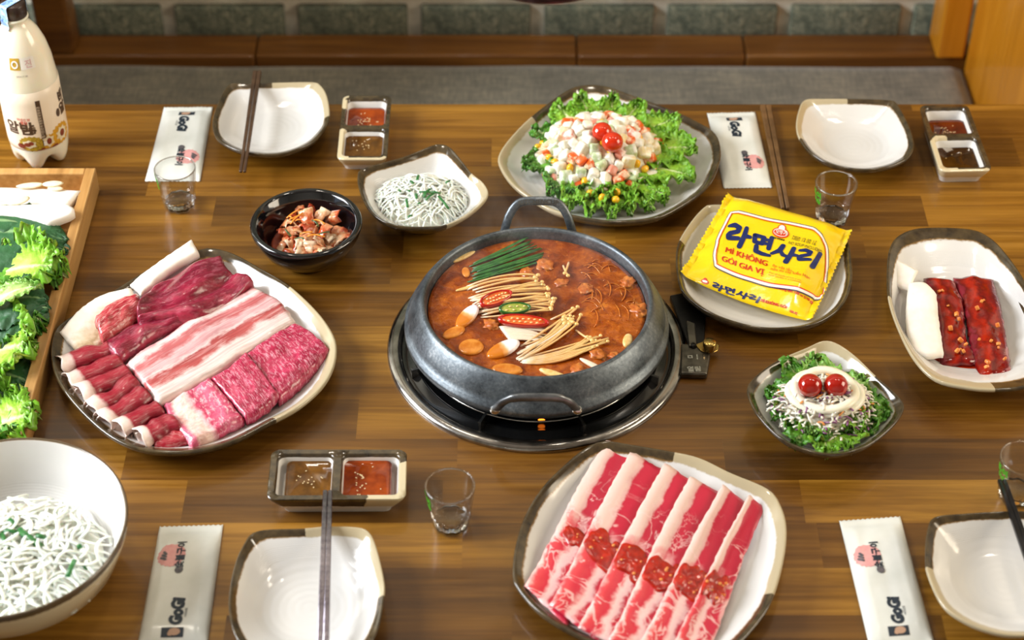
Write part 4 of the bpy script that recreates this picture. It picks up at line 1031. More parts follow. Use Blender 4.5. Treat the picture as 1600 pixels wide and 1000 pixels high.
piece('beef_slice', 'pale fat-topped brisket piece at the front of the platter', 'meat', patch(Z1([(542, 742), (640, 685), (742, 622)]), Z1([(668, 918), (770, 868), (892, 802)]), lambda u, v: .028 + .0025 * nz(u * 4, v * 3, 9), .018, L=Z1([(542, 742), (580, 830), (668, 918)]), zref=.029, nu=30, nv=22, rough=.0012, seed=9), M_brisk)
def roll(a, b, r, seed):
    """thin slice rolled lengthwise: a spiral section swept from a (inner end) to b (fatty outer end)"""
    A, B = W(*a, .011 + r * .7), W(*b, .011 + r * .68); t = (B - A).normalized(); s = t.cross(Vector((0, 0, 1))).normalized(); up = Vector((0, 0, 1))
    nu, nk = 22, 30; R = []; U = []
    for i in range(nu + 1):
        u = i / nu; c = A.lerp(B, u); ring = []
        rr = r * (1 + .20 * nz(u * 3, seed * 3.7, 1) + .22 * max(0, u - .6)); ph = .8 * nz(u * 2.5, seed * 2.3, 2)
        prof = []
        for k in range(nk):
            q = k / (nk - 1); ang = -2.4 + q * 2 * PI * 1.42 + ph; rad = rr * (1 - .46 * q) * (1 + .26 * nz(u * 4 + q * 2.5, seed * 1.9, 3))
            prof.append((ang, rad))
        for off in (.0, .0016):
            seq = prof if off == 0 else prof[::-1]
            for ang, rad in seq:
                p = c + s * ((rad - off) * math.cos(ang)) + up * ((rad - off) * math.sin(ang) * .68) + s * (.004 * nz(u * 3, seed * 5.1, 7)) + t * (.004 * nz(ang, seed * 2.7, 5) * max(0, u - .7) * 3)
                p.z = max(p.z, TT + .0105); ring.append(p); U.append((u, .5 + .5 * math.cos(ang), 0))
        R.append(ring)
    V, F = rings(R, True, True, True); return V, F, U
rl = [((312, 520), (96, 585)), ((352, 566), (135, 668)), ((392, 618), (180, 720)), ((425, 662), (228, 782)), ((468, 716), (280, 835)), ((525, 772), (352, 868)), ((600, 838), (440, 908))]
pos_w = ['backmost', 'second', 'third', 'fourth', 'fifth', 'sixth', 'frontmost']
for i, (a, b) in enumerate(rl):
    piece('rolled_beef_slice', f'{pos_w[i]} of the rolled thin red beef slices along the platter edge', 'meat', roll(Z1([a])[0], Z1([b])[0], .0168, i + 1), M_roll, 'rolled thin beef slices')
piece('rolled_beef_slice', 'flat red end of a thin beef slice at the front of the platter', 'meat', patch(Z1([(500, 850), (560, 835), (630, 870)]), Z1([(500, 938), (570, 935), (650, 912)]), lambda u, v: .0215 + .004 * math.sin(PI * v) + .002 * nz(u * 4, v * 4, 31), .008, zref=.022, nu=18, nv=12, rough=.001, seed=31), meat('thin_slice_end', [(0, 'c0303a'), (1, 'a81830')], .4, 60, .3, 90, 'f0c8c0'), 'rolled thin beef slices')

# ------------------------------------------------------------------ pork slices with chili paste
Z6 = lambda L: [(790 + x / 3.124, 680 + y / 3.124) for x, y in L]
TLs = [(488, 18), (606, 92), (776, 146), (898, 212), (1058, 250), (1186, 302)]; TRe = [(690, 120), (860, 195), (985, 255), (1100, 290), (1190, 320), (1268, 336)]
BLs = [(92, 742), (215, 852), (352, 962), (500, 1022), (640, 1062), (790, 1088)]; BRe = [(300, 930), (470, 1015), (610, 1060), (760, 1085), (905, 1095), (975, 1100)]
M_paste = simple('red_chili_paste', '900d04', 'c02208', 110, .12, .4, 420, coat=.5); M_crumb = simple('garlic_crumb', 'd8702a', 'e39a4c', 200, .3)
rs6 = random.Random(4); pw = ['leftmost', 'second', 'third', 'fourth', 'fifth', 'rightmost']
paste_c = [(330, 455), (490, 520), (640, 620), (780, 670), (950, 720), (1075, 745)]
for i in range(6):
    A, B = Vector(TLs[i]), Vector(BLs[i]); C_, D = Vector(TRe[i]), Vector(BRe[i])
    sag = lambda P, Q, k: [tuple(P), tuple(P.lerp(Q, .3) + Vector((k, 4))), tuple(P.lerp(Q, .65) + Vector((k * .6, 6))), tuple(Q)]
    lift = .0012 * i
    zf = lambda u, v, i=i: .0170 + .0085 * (1 - v) ** 1.0 * (1 if i else .4) + .0010 * nz(u * 6, v * 3, 20 + i) + .0022 * math.exp(-((v - .14) / .12) ** 2) * (1 - u * .6) + .008 * max(0, u - .86) * 4
    o = piece('pork_slice', f'{pw[i]} raw pork slice with white fat edge on the front plate', 'meat', patch(Z6(sag(A, B, -12)), Z6(sag(C_, D, -10)), zf, .0026, zref=.022, nu=44, nv=16, rough=.0014, seed=20 + i), M_pork, 'raw pork slices on the front plate')
    cx, cy = paste_c[i]; gl = []
    ww = .019 if i else .009
    def zs(p):
        return .0250
    c = W(*Z6([(cx, cy)])[0], .0255)
    top = [Vector(v.co) + o.location for v in o.data.vertices[:45 * 17]]
    def on_slice(u, v):
        a, b = max(0, min(43.999, u * 44)), max(0, min(15.999, v * 16)); i0, j0 = int(a), int(b); fa, fb_ = a - i0, b - j0; q = lambda ii, jj: top[ii * 17 + jj]
        return q(i0, j0).lerp(q(i0 + 1, j0), fa).lerp(q(i0, j0 + 1).lerp(q(i0 + 1, j0 + 1), fa), fb_)
    bits = []
    for (uc, vc, du, dv, sd) in (((.585, .38, .055, .26, 1),) if i == 0 else ((.565, .28, .080, .30, 1), (.60, .60, .070, .32, 2), (.535, .66, .050, .24, 3))):
        R2 = []
        for kk in range(1, 8):
            q_ = kk / 7; ring = []
            for jj in range(40):
                f = 2 * PI * jj / 40; e = 1 + .38 * nz(math.cos(f) * 1.7 + i * 3, math.sin(f) * 1.7, sd * 4.3)
                uu, vv = uc + du * q_ * math.cos(f) * e, min(.97, max(.02, vc + dv * q_ * math.sin(f) * e))
                ring.append(on_slice(uu, vv) + Vector((0, 0, .0024 * math.sqrt(max(0, 1 - q_ ** 2)) * (.75 + .6 * nz(uu * 60, vv * 18, i)) + (.0003 if q_ < 1 else -.0006))))
        # noqa
            R2.append(ring)
        gl.append(rings(R2, True, True, False))
        for kk in range(3 if i else 2):
            f, q_ = rs6.random() * 2 * PI, math.sqrt(rs6.random()) * .75; bits.append(on_slice(uc + du * q_ * math.cos(f), vc + dv * q_ * math.sin(f)) + Vector((0, 0, .0022)))
    _old = (lambda *a: None)(ball(c + Vector((0, 0, .0006)), ww, 36, 12, (1.10, .80, .11), .34, 1.8, (0, 0, -.4), i + 3))
    for k in range(0):
        d = Vector((rs6.uniform(-1, 1) * ww, rs6.uniform(-.8, .8) * ww, .0004)); gl.append(ball(c + d, ww * .6, 18, 8, (1.2, .8, .10), .35, 1.8, (0, 0, k), i * 5 + k))
    ps = obj('chili_paste', join(*gl), M_paste, o, label='dark red chili paste')
    for bp_ in bits:
        obj('garlic_crumb', ball(bp_, rs6.uniform(.0008, .0019), 8, 6, (1, 1, .7), .3, 2), M_crumb, ps)

# ------------------------------------------------------------------ marinated meat
Z5 = lambda L: [(1360 + x / 3.571, 340 + y / 3.571) for x, y in L]
M_marin = meat('marinated_meat', [(.0, '8a2030'), (.08, '6e0d0d'), (.35, 'ae2208'), (.55, '6a0b0d'), (.75, '9a1a0a'), (.95, '701020'), (1, 'b07070')], 1.0, 48, .0, 90, 'd98a6a', (5, 2, 1), .10)
pool = [(300, 770), (390, 740), (600, 760), (650, 850), (640, 888), (560, 900), (450, 880), (350, 830)]
P_ = spl(WP(Z5(pool), .0105), 48); pcn = sum(P_, Vector()) / 48
R_ = [[Vector((pcn.x + (p.x - pcn.x) * s, pcn.y + (p.y - pcn.y) * s, TT + z)) for p in P_] for s, z in ((.05, .0128), (.7, .0128), (.95, .0118), (1, .0098), (.9, .0085))]
piece('marinade_sauce', 'red marinade pooled at the front of the oval dish', 'sauce', rings(R_, True, True, True), simple('marinade', '7d1404', 'a82a08', 60, .08))
for lab, A, B, z0, sd in (('marinated red meat slice beside the white mushroom in the oval dish', [(300, 330), (360, 480), (385, 650), (395, 800)], [(470, 350), (525, 480), (540, 640), (615, 800)], .021, 51), ('marinated red meat slice along the right of the oval dish', [(465, 325), (525, 480), (560, 680), (612, 880)], [(690, 338), (740, 520), (770, 690), (798, 862)], .0225, 52)):
    o = piece('marinated_meat_slice', lab, 'meat', patch(Z5(A), Z5(B), lambda u, v, sd=sd: z0 + .004 * math.sin(PI * v) + .003 * nz(u * 6, v * 3, sd) - .004 * u, .011, zref=z0, nu=36, nv=18, rough=.0016, seed=sd), M_marin, 'marinated meat slices')
    r5 = random.Random(sd)
    for k in range(11):
        u, v = r5.uniform(.15, .95), r5.uniform(.2, .85)
        p = (A[0][0] * (1 - u) + A[3][0] * u) * (1 - v) + (B[0][0] * (1 - u) + B[3][0] * u) * v, (A[0][1] * (1 - u) + A[3][1] * u) * (1 - v) + (B[0][1] * (1 - u) + B[3][1] * u) * v
        q = W(*Z5([p])[0], z0 + .002); s = r5.uniform(.0012, .0030)
        obj('garlic_bit', xf(cbox((s * 2, s * 1.6, s * 1.3), s * .35), TRS(q + Vector((0, 0, .002)), (r5.random(), r5.random(), r5.random() * 6))), M_crumb, o)
piece('mushroom_slice', 'white king oyster slice lying on the marinated meat', 'mushroom', patch(Z5([(212, 355), (200, 540), (218, 680), (238, 748)]), Z5([(372, 420), (380, 520), (395, 640), (412, 752)]), lambda u, v: .030 + .003 * math.sin(PI * v) + .003 * u * 0, .011, L=Z5([(212, 355), (300, 362), (372, 420)]), R=Z5([(238, 748), (320, 772), (412, 752)]), zref=.030, nu=28, nv=16, rough=.0008, seed=55), M_mush)
piece('mushroom_slice', 'white king oyster slice against the left wall of the oval dish', 'mushroom', patch(Z5([(130, 235), (190, 262), (266, 302)]), Z5([(150, 362), (185, 378), (215, 388)]), lambda u, v: .033 - .006 * v, .006, zref=.030, nu=18, nv=12, rough=.0008, seed=56), M_mush)
# ------------------------------------------------------------------ leaves
def leafmat(name, rib, pale, mid, deep, rough=.4, trans=.15):
    n = NT(name); a = n.sep(n.attr()); co = n.obj(); f = n.noise(co, 70, 3); g = n.noise(co, 260, 3)
    k = n.math('ADD', n.math('MULTIPLY', a[2], .75), n.math('MULTIPLY', f, .45))
    col = n.ramp(k, [(.12, pale), (.40, mid), (.80, deep)])
    vein = n.math('MULTIPLY', n.math('SUBTRACT', 1.0, n.step(a[1], .05, .04)), .8); col = n.mix(vein, col, rib)
    n.bump(n.math('ADD', f, n.math('MULTIPLY', g, .6)), .5, .002)
    return n.fin(col, rough, sss=trans, sssr=.004)
M_let = leafmat('lettuce', 'dfe8b0', 'd6e392', '9cc840', '74ad2a')
M_letd = leafmat('dark_lettuce', 'd2e0a0', 'a9cc5c', '6ba62e', '47851f')
M_per = leafmat('perilla', '8fb07a', '3f7440', '2c6234', '1e4c28', .5, .05)
M_ice = leafmat('pale_salad_leaf', 'e8f0d0', 'dcebb0', 'b6d67e', '80b450')
def leaf(name, lab, base, tip, width, zb, zt, m, group, ruffle=.006, cup=.006, freq=9, seed=0, arch=.01, nu=56, nv=40, serr=0.0, round_=.55, cat='lettuce'):
    """leaf from base to tip (world xy), ruffled towards its margin; uvw = along, across, distance to the margin"""
    B = Vector((base.x, base.y, TT + zb)); T = Vector((tip.x, tip.y, TT + zt)); ax = T - B; L = ax.length; ax = ax / L
    sd = ax.cross(Vector((0, 0, 1))).normalized(); nm = sd.cross(ax).normalized(); V = []; U = []; F = []
    for i in range(nu + 1):
        s = i / nu; hw = width / 2 * (max(0.0, math.sin(PI * min(1, .06 + .94 * s) ** round_)) ** .55) * (.35 + .65 * min(1, s * 2.2)) if not serr else width / 2 * math.sin(PI * (.03 + .95 * s)) ** .8 * (1.15 - .35 * s)
        hw = max(hw, .0012)
        for j in range(nv + 1):
            t = -1 + 2 * j / nv; e = max(abs(t), (s - .55) / .45 if s > .55 else 0); e = min(1, e)
            w_ = e ** 2.2; th_ = math.atan2(t, 1.2 - s * 1.6)
            rf = ruffle * w_ * (.75 * math.sin(freq * 1.3 * (th_ + s * 1.8) + seed * 1.7) + .55 * math.sin(freq * 3.1 * (th_ - s) + seed) + 1.0 * nz(s * 17 + seed * 3, t * 13, 1.5))
            fr = ruffle * .75 * w_ * (nz(s * 26 + seed, t * 20, 4.5) + .5 * nz(s * 9 + seed, t * 7, 2.5))
            lat = hw * t * (1 + (serr * (.5 if (i % 3) else -.5) if abs(t) > .93 else 0)) + fr * (1 if t > 0 else -1)
            p = B + ax * (L * s + fr * (1 if s > .5 else 0)) + sd * lat + nm * (arch * math.sin(PI * s) + cup * t * t + rf + .0015 * nz(s * 6, t * 4, seed))
            V.append(p); U.append((s, abs(t), e if not serr else .3 + .5 * abs(t)))
    w = nv + 1; n = len(V)
    V2 = [p - nm * .0006 for p in V]
    for i in range(nu):
        for j in range(nv):
            a = i * w + j; F.append((a, a + w, a + w + 1, a + 1)); F.append((n + a, n + a + 1, n + a + w + 1, n + a + w))
    for i in range(nu):
        a = i * w; F.append((a, n + a, n + a + w, a + w)); a += nv; F.append((a, a + w, n + a + w, n + a))
    for j in range(nv):
        a = j; F.append((a, a + 1, n + a + 1, n + a)); a = nu * w + j; F.append((a, n + a, n + a + 1, a + 1))
    return tag(obj(name, (V + V2, F, U + U), m), lab, cat, group)
# ------------------------------------------------------------------ creamy fruit salad on lettuce
fc = W(938, 246, .02); fc.z = TT
spec = [  # base px, tip px, width, zb, zt, ruffle, material
    ((930, 235), (868, 166), .075, .020, .030, .007, M_let), ((945, 230), (905, 152), .060, .022, .032, .006, M_let), ((950, 230), (958, 152), .045, .022, .036, .006, M_let), ((955, 230), (1000, 160), .060, .022, .034, .006, M_let),
    ((960, 235), (1060, 185), .080, .020, .034, .006, M_let), ((965, 245), (1088, 232), .095, .018, .030, .006, M_let), ((960, 255), (1085, 278), .085, .018, .026, .006, M_let), ((955, 262), (1040, 312), .075, .017, .022, .007, M_let),
    ((945, 268), (985, 330), .060, .016, .020, .007, M_let), ((940, 268), (920, 334), .070, .016, .020, .007, M_let), ((925, 262), (860, 302), .080, .017, .022, .007, M_letd), ((920, 252), (818, 258), .075, .018, .024, .007, M_letd), ((920, 240), (832, 206), .060, .019, .028, .006, M_letd),
    ((935, 268), (888, 325), .065, .015, .020, .007, M_let), ((950, 268), (955, 336), .065, .015, .019, .007, M_let), ((950, 265), (1015, 325), .065, .015, .020, .007, M_let)]
whr = ['at the back left', 'at the back', 'behind the tomatoes', 'at the back right', 'at the upper right', 'at the far right', 'at the lower right', 'at the front right', 'at the front', 'at the front left of centre', 'at the lower left', 'at the far left', 'at the upper left', 'low at the front left', 'low at the front centre', 'low at the front right']
for i, (b, t, wd_, zb, zt, rf, m) in enumerate(spec):
    leaf('lettuce_leaf', f'frilly green lettuce leaf {whr[i]} of the fruit salad', W(*b, zb), W(*t, zt), wd_, zb, zt, m, 'lettuce leaves under the fruit salad', rf, .005, 10, i + 1, .006)
def mayo(name, base, tint):
    n = NT(name); co = n.obj(); f = n.noise(n.vadd(co, n.vmul(n.rnd(), 5.0)), 95, 3, .6); k = n.step(f, .53, .06)
    n.bump(n.noise(co, 160, 3), .3, .001)
    return n.fin(n.mix(k, base, tint), n.ramp(f, [(.3, .35), (.7, .2)]), sss=.2, sssr=.004)
M_white = mayo('mayo_coated_apple', 'e2dcc4', 'f3f0e8'); M_carrot = mayo('mayo_coated_carrot', 'e0601a', 'f3cfae'); M_ham = mayo('mayo_coated_ham', 'd98a72', 'f2dcd0'); M_cuc = mayo('mayo_coated_cucumber', 'b9c99a', 'eef0e6')
M_pot_ = mayo('mayo_coated_potato', 'e6d3a0', 'f4eddc'); M_corn = simple('corn', 'eba90a', 'f8c92e', 200, .2, sss=.2, coat=.3)
M_tom = simple('cherry_tomato', 'c22306', 'd83a12', 20, .08, coat=.6, sss=.1); M_tomd = simple('dark_cherry_tomato', '9c1206', 'b31c0a', 20, .08, coat=.6, sss=.1)
def dome_z(x, y, rx, ry, h, z0):
    q = (x / rx) ** 2 + (y / ry) ** 2; return z0 + h * max(0, 1 - q) ** .75
RX, RY, HH, Z0 = .078, .072, .046, .018
def lump(c, rx, ry, h, z0, amp, seed, k=.93):
    R = []
    for i in range(1, 15):
        q = i / 14; ring = []
        for j in range(56):
            a = 2 * PI * j / 56; x, y = rx * k * q * math.cos(a), ry * k * q * math.sin(a)
            ring.append(c + Vector((x, y, dome_z(x, y, rx * k, ry * k, h, z0) + amp * nz(x, y, seed, 130) * (1 - q * .5))))
        R.append(ring)
    R.append([c + Vector((rx * k * math.cos(2 * PI * j / 56), ry * k * math.sin(2 * PI * j / 56), z0 - .004)) for j in range(56)])
    return rings(R, True, True, True)
tag(obj('mayonnaise_dressing', lump(fc, RX, RY, HH - .003, Z0, .008, 3), M_white, kind='stuff'), 'white mayonnaise dressing binding the diced fruit salad', 'dressing', kind='stuff')
r7 = random.Random(21); pts = []
tries = 0
while len(pts) < 150 and tries < 9000:
    tries += 1
    a, q = r7.random() * 2 * PI, math.sqrt(r7.random()) * .985
    x, y = RX * q * math.cos(a), RY * q * math.sin(a); z = dome_z(x, y, RX, RY, HH, Z0) - .002
    if all((x - u) ** 2 + (y - v) ** 2 + (z - w) ** 2 > .0106 ** 2 for u, v, w in pts): pts.append((x, y, z))
shp = {k: cbox((s, s * .92, s * .8), s * .16) for k, s in (('a', .0175), ('b', .0150), ('c', .0135))}
kinds = [('apple_cube', 'mayonnaise-coated white apple cube in the fruit salad mound', 'apple cube', M_white, 'apple cubes in the fruit salad', .34), ('carrot_cube', 'orange carrot cube smeared with dressing in the fruit salad', 'carrot cube', M_carrot, 'carrot cubes in the fruit salad', .21),
         ('ham_cube', 'pinkish ham cube smeared with dressing in the fruit salad', 'ham cube', M_ham, 'ham cubes in the fruit salad', .10), ('cucumber_cube', 'pale green cucumber cube in the fruit salad mound', 'cucumber cube', M_cuc, 'cucumber cubes in the fruit salad', .08), ('potato_cube', 'cream coloured potato cube in the fruit salad mound', 'potato cube', M_pot_, 'potato cubes in the fruit salad', .09), ('corn_kernel', 'yellow corn kernel on the creamy fruit salad', 'corn', M_corn, 'corn kernels in the fruit salad', .22)]
_cache = {}
cornv = ball((0, 0, 0), .0058, 12, 8, (1.0, .85, .75), .12, 1.6)
for (x, y, z) in pts:
    if math.hypot(x - .009, y - .012) < .024 and z > Z0 + HH * .8: z -= .004
    u = r7.random(); acc = 0
    for kk in kinds:
        acc += kk[5] if not (kk[0] == 'corn_kernel' and y > 0) else kk[5] * .6
        if u <= acc: break
    else: kk = kinds[0]
    sh = r7.choice('abc'); key = (kk[0], sh)
    if key not in _cache:
        me = bpy.data.meshes.new(kk[0]); g = cornv if kk[0] == 'corn_kernel' else shp[sh]
        me.from_pydata([tuple(v) for v in g[0]], [], g[1]); me.materials.append(kk[3]); me.polygons.foreach_set('use_smooth', [True] * len(me.polygons)); _cache[key] = me
        if kk[0] != 'corn_kernel':
            try: me.set_sharp_from_angle(angle=math.radians(50))
            except Exception: pass
    o = bpy.data.objects.new(kk[0], _cache[key]); COL.objects.link(o); o.location = fc + Vector((x, y, z)); o.rotation_euler = (r7.random() * 3, r7.random() * 3, r7.random() * 3); tag(o, kk[1], kk[2], kk[4])
# loose corn that rolled to the edge of the heap
for px, py in ((840, 230), (941, 309), (964, 300), (922, 302), (962, 312)):
    o = bpy.data.objects.new('corn_kernel', _cache[('corn_kernel', 'a')] if ('corn_kernel', 'a') in _cache else list(_cache.values())[0]); COL.objects.link(o); o.location = W(px, py, .030); o.rotation_euler = (px, py, 1); tag(o, 'yellow corn kernel on the creamy fruit salad', 'corn', 'corn kernels in the fruit salad')
def tomato(c, r, m, lab, rot):
    t = thing('cherry_tomato', lab, 'tomato', Vector((c.x, c.y, c.z - r)))
    obj('fruit', ball(c, r, 28, 20, (1, 1, .94), .03, 1.5), m, t)
    d = Euler(rot).to_matrix() @ Vector((0, 0, 1))
    obj('stem_scar', xf(ball((0, 0, 0), .0016, 10, 6, (1, 1, .4)), TRS(c + d * r * .95, rot)), M_crumb, t)
tomato(W(941, 206, .068), .0125, M_tom, 'rear of the two cherry tomatoes on the fruit salad', (1.9, 0, .6))
tomato(W(957, 222, .068), .0132, M_tom, 'front one of the two cherry tomatoes on the fruit salad', (2.1, .2, 0))

# ------------------------------------------------------------------ green salad bowl
gc = Vector((c_gs.x, c_gs.y, TT)); M_cream = simple('mayonnaise_swirl', 'f0ead0', 'f7f3e2', 90, .25, .3, 120, sss=.3); M_slaw = simple('white_cabbage_shred', 'e6dfcc', 'f2ece0', 200, .35, sss=.2)
M_purple = simple('purple_cabbage', '6a2f5c', '9a6a92', 200, .35); M_carr = simple('carrot_shred', 'd8812f', 'e6a25a', 200, .35)
gl = [((1290, 640), (1205, 610), .050, M_letd), ((1290, 640), (1232, 570), .050, M_letd), ((1290, 630), (1275, 562), .045, M_ice), ((1300, 630), (1345, 590), .050, M_ice), ((1310, 640), (1382, 645), .060, M_letd), ((1310, 650), (1360, 672), .055, M_letd), ((1300, 655), (1325, 695), .055, M_let), ((1290, 655), (1290, 700), .055, M_let), ((1280, 655), (1245, 688), .055, M_letd), ((1285, 650), (1215, 648), .055, M_letd), ((1300, 650), (1352, 628), .040, M_let), ((1285, 655), (1262, 672), .035, M_ice), ((1315, 655), (1345, 665), .035, M_let)]
gw = ['at the left', 'at the upper left', 'at the back', 'at the back right', 'at the far right', 'at the lower right', 'at the front right', 'at the front', 'at the front left', 'at the lower left', 'right of the tomatoes', 'below the slaw on the left', 'below the slaw on the right']
for i, (b, t, w_, m) in enumerate(gl):
    up = .012 if i > 9 else 0
    leaf('salad_leaf', f'torn green salad leaf {gw[i]} of the small salad bowl', W(*b, .026 + up), W(*((t[0] - 1290) * 1.10 + 1290, (t[1] - 635) * 1.08 + 635), .036 + up * .4), w_ * 1.25, .024 + up, .034 + up * .4, m, 'salad leaves in the square bowl', .0055, .004, 5, i + 41, .006, 44, 30)
r8 = random.Random(9); sl, spu, sca = [], [], []
for i in range(420):
    a = r8.random() * 2 * PI; q = math.sqrt(r8.random()); sc_ = W(1289, 632, .04); x, y = .057 * q * math.cos(a), .048 * q * math.sin(a)
    z = .030 + .030 * max(0, 1 - q * q) ** .8; d = r8.random() * PI; Lh = r8.uniform(.004, .0075)
    c = Vector((sc_.x + x, sc_.y + y, TT + z + r8.uniform(0, .003))); v = Vector((math.cos(d) * Lh, math.sin(d) * Lh, r8.uniform(-.005, .002)))
    g = tube(bez(c - v, c + Vector((r8.uniform(-.003, .003), r8.uniform(-.003, .003), .004)), c + v, 6), .0013, 5, .6)
    (spu if i % 7 == 0 else sca if i % 11 == 0 else sl).append(g)
sw = thing('coleslaw', 'shredded cabbage slaw heaped under the two dark tomatoes', 'slaw', Vector((sc_.x, sc_.y, TT + .025)), kind='stuff')
obj('white_shreds', join(lump(Vector((sc_.x, sc_.y, TT)), .056, .047, .030, .028, .006, 8), *sl), M_slaw, sw, kind='stuff'); obj('purple_shreds', join(*spu), M_purple, sw, kind='stuff'); obj('carrot_shreds', join(*sca), M_carr, sw, kind='stuff')
swp = []
for i in range(90):
    t = i / 89; a = t * 2 * PI * 2.3 + .9; rr = (.037 - .007 * t) * (1 + .05 * math.sin(a * 2.3 + 1)); swp.append(Vector((sc_.x + rr * math.cos(a), sc_.y + .004 + rr * .86 * math.sin(a), TT + .0500 + .009 * t + .0016 * math.sin(a * 2.3))))
tag(obj('mayonnaise_swirl', tube(swp, .0056, 8, .7), M_cream), 'creamy mayonnaise swirl ringing the two dark tomatoes', 'dressing')
tomato(W(1266, 602, .067), .0128, M_tomd, 'left one of the two dark cherry tomatoes in the green salad', (2.0, 0, .3))
tomato(W(1306, 602, .067), .0128, M_tomd, 'right one of the two dark cherry tomatoes in the green salad', (2.0, 0, -.3))

# ------------------------------------------------------------------ shredded onion, twice
M_onion = simple('onion_shred', 'e9ebdc', 'f4f5ea', 90, .42, sss=.35, sssr=.006)
def onion(lab, c, rx, ry, z0, h, count, seed, rad, cap_r):
    r = random.Random(seed); gs_ = []
    for i in range(count):
        a = r.random() * 2 * PI; q = math.sqrt(r.random()) * .92; x, y = rx * q * math.cos(a), ry * q * math.sin(a); z = z0 + h * max(0, 1 - q * q) ** .8 + r.uniform(-.0025, .002)
        a0 = r.random() * 2 * PI; cr = r.uniform(.012, .030); arc = r.uniform(1.0, 2.9); P = []
        cx, cy = x - cr * math.cos(a0 + arc / 2), y - cr * math.sin(a0 + arc / 2); tl = r.uniform(-.35, .35); ph = r.random() * 6
        for k in range(11):
            b = a0 + arc * k / 10; px_, py_ = cx + cr * math.cos(b), cy + cr * math.sin(b)
            qq = (px_ / rx) ** 2 + (py_ / ry) ** 2
            if qq > 1.0: f = 1 / math.sqrt(qq); px_ *= f; py_ *= f; qq = 1
            zz = z0 + h * max(0, 1 - qq) ** .8 + (z - z0 - h * max(0, 1 - q * q) ** .8) + .004 * math.sin(PI * k / 10) + tl * (k - 5) * .0011
            P.append(Vector((c.x + px_, c.y + py_, TT + max(zz, z0 - .001))))
        gs_.append(tube(P, [rad * .6] + [rad] * 9 + [rad * .5], 6, .40))
    gs_.append(lump(Vector((c.x, c.y, TT)), rx * .98, ry * .98, h * .95, z0 - .001, .005, seed))
    return tag(obj('shredded_onion', join(*[(g[0], g[1]) for g in gs_]), M_onion, kind='stuff'), lab, 'onion', kind='stuff')
oc = W(658, 313, .02)
onion('pale shredded onion heaped in the square bowl behind the pot', Vector((oc.x, oc.y, 0)), .060, .050, .0165, .020, 230, 3, .0012, 1)
oc2 = Vector((obc.x + .006, obc.y - .012, 0))
onion('pale shredded onion filling the round bowl at the front left', oc2, .092, .088, .035, .022, 320, 8, .0017, 1)
M_chop = simple('chopped_chive', '1f5a2a', '3a7d3a', 150, .35)
Z8 = lambda x, y: (380 + x / 4, 220 + y / 4)
for i, (x0, y0, x1, y1) in enumerate(((1100, 320, 1180, 325), (1150, 310, 1130, 355), (1190, 330, 1140, 370), (1220, 345, 1285, 425), (1080, 330, 1085, 360), (1020, 365, 1028, 415), (1045, 250, 1065, 270), (1095, 215, 1085, 260), (1265, 265, 1290, 250), (1160, 320, 1235, 328), (1030, 478, 1055, 465), (1120, 345, 1170, 300), (970, 308, 985, 318), (1090, 395, 1110, 390), (1030, 310, 1045, 318))):
    A, B = W(*Z8(x0, y0), .040), W(*Z8(x1, y1), .040); v = (B - A)
    tag(obj('chive_piece', tube([A, (A + B) / 2 + Vector((0, 0, .001)), B], .0016, 6, .5), M_chop), 'chopped green chive on the onion in the square bowl', 'chive', 'chopped chives on the square bowl of onion')
Z9 = lambda x, y: (x / 3.125, 680 + y / 3.125)
for i, (x0, y0, x1, y1) in enumerate(((45, 410, 80, 450), (95, 465, 205, 550), (10, 465, 100, 475), (175, 490, 225, 500), (5, 480, 45, 560), (330, 690, 365, 610), (395, 600, 420, 610), (385, 535, 392, 555), (95, 455, 130, 500))):
    A, B = W(*Z9(x0, y0), .060), W(*Z9(x1, y1), .058)
    if (B - obc).xy.length > .085: A.z -= .012; B.z -= .012
    tag(obj('chive_piece', tube([A, (A + B) / 2 + Vector((0, 0, .001)), B], .0026 if i != 1 else .0036, 6, .5), M_chop), 'chopped green chive on the onion in the round bowl', 'chive', 'chopped chives on the round bowl of onion')

# ------------------------------------------------------------------ kimchi
def kimmat():
    n = NT('kimchi_cabbage'); a = n.sep(n.attr()); f = n.noise(n.obj(), 110, 4, .65); r = n.rnd()
    k = n.math('ADD', n.math('ADD', n.math('MULTIPLY', a[0], .45), n.math('MULTIPLY', r, .35)), n.math('MULTIPLY', n.math('SUBTRACT', f, .5), 1.1))
    n.bump(f, .5, .0015); return n.fin(n.ramp(k, [(.06, 'ecd2b4'), (.28, 'd99c6c'), (.50, 'c0542a'), (.78, '8e2a10')]), .2, sss=.2, sssr=.004, coat=.3)
M_kim = kimmat(); M_kimg = simple('kimchi_green', '34452a', '566a38', 150, .3); M_kimc = simple('kimchi_carrot', 'dd7a1c', 'e89a3c', 150, .25)
tag(obj('kimchi_juice', lathe([(.001, .021), (.040, .021), (.0425, .0205), (.042, .019), (.001, .0185)], kc, 40), simple('kimchi_juice', '6a1c08', '8c3210', 60, .08)), 'red kimchi juice in the bottom of the black bowl', 'juice')
r9 = random.Random(17)
kpos = [(460, 322), (492, 318), (448, 345), (470, 350), (496, 338), (510, 350), (530, 365), (525, 375), (480, 368), (455, 372), (465, 385), (490, 380), (505, 378), (520, 388), (440, 378), (478, 342), (500, 362), (445, 360), (515, 365), (486, 390), (462, 336), (535, 355), (470, 358), (488, 352), (456, 356), (500, 388), (474, 376), (512, 340), (450, 388), (540, 372), (476, 392)]
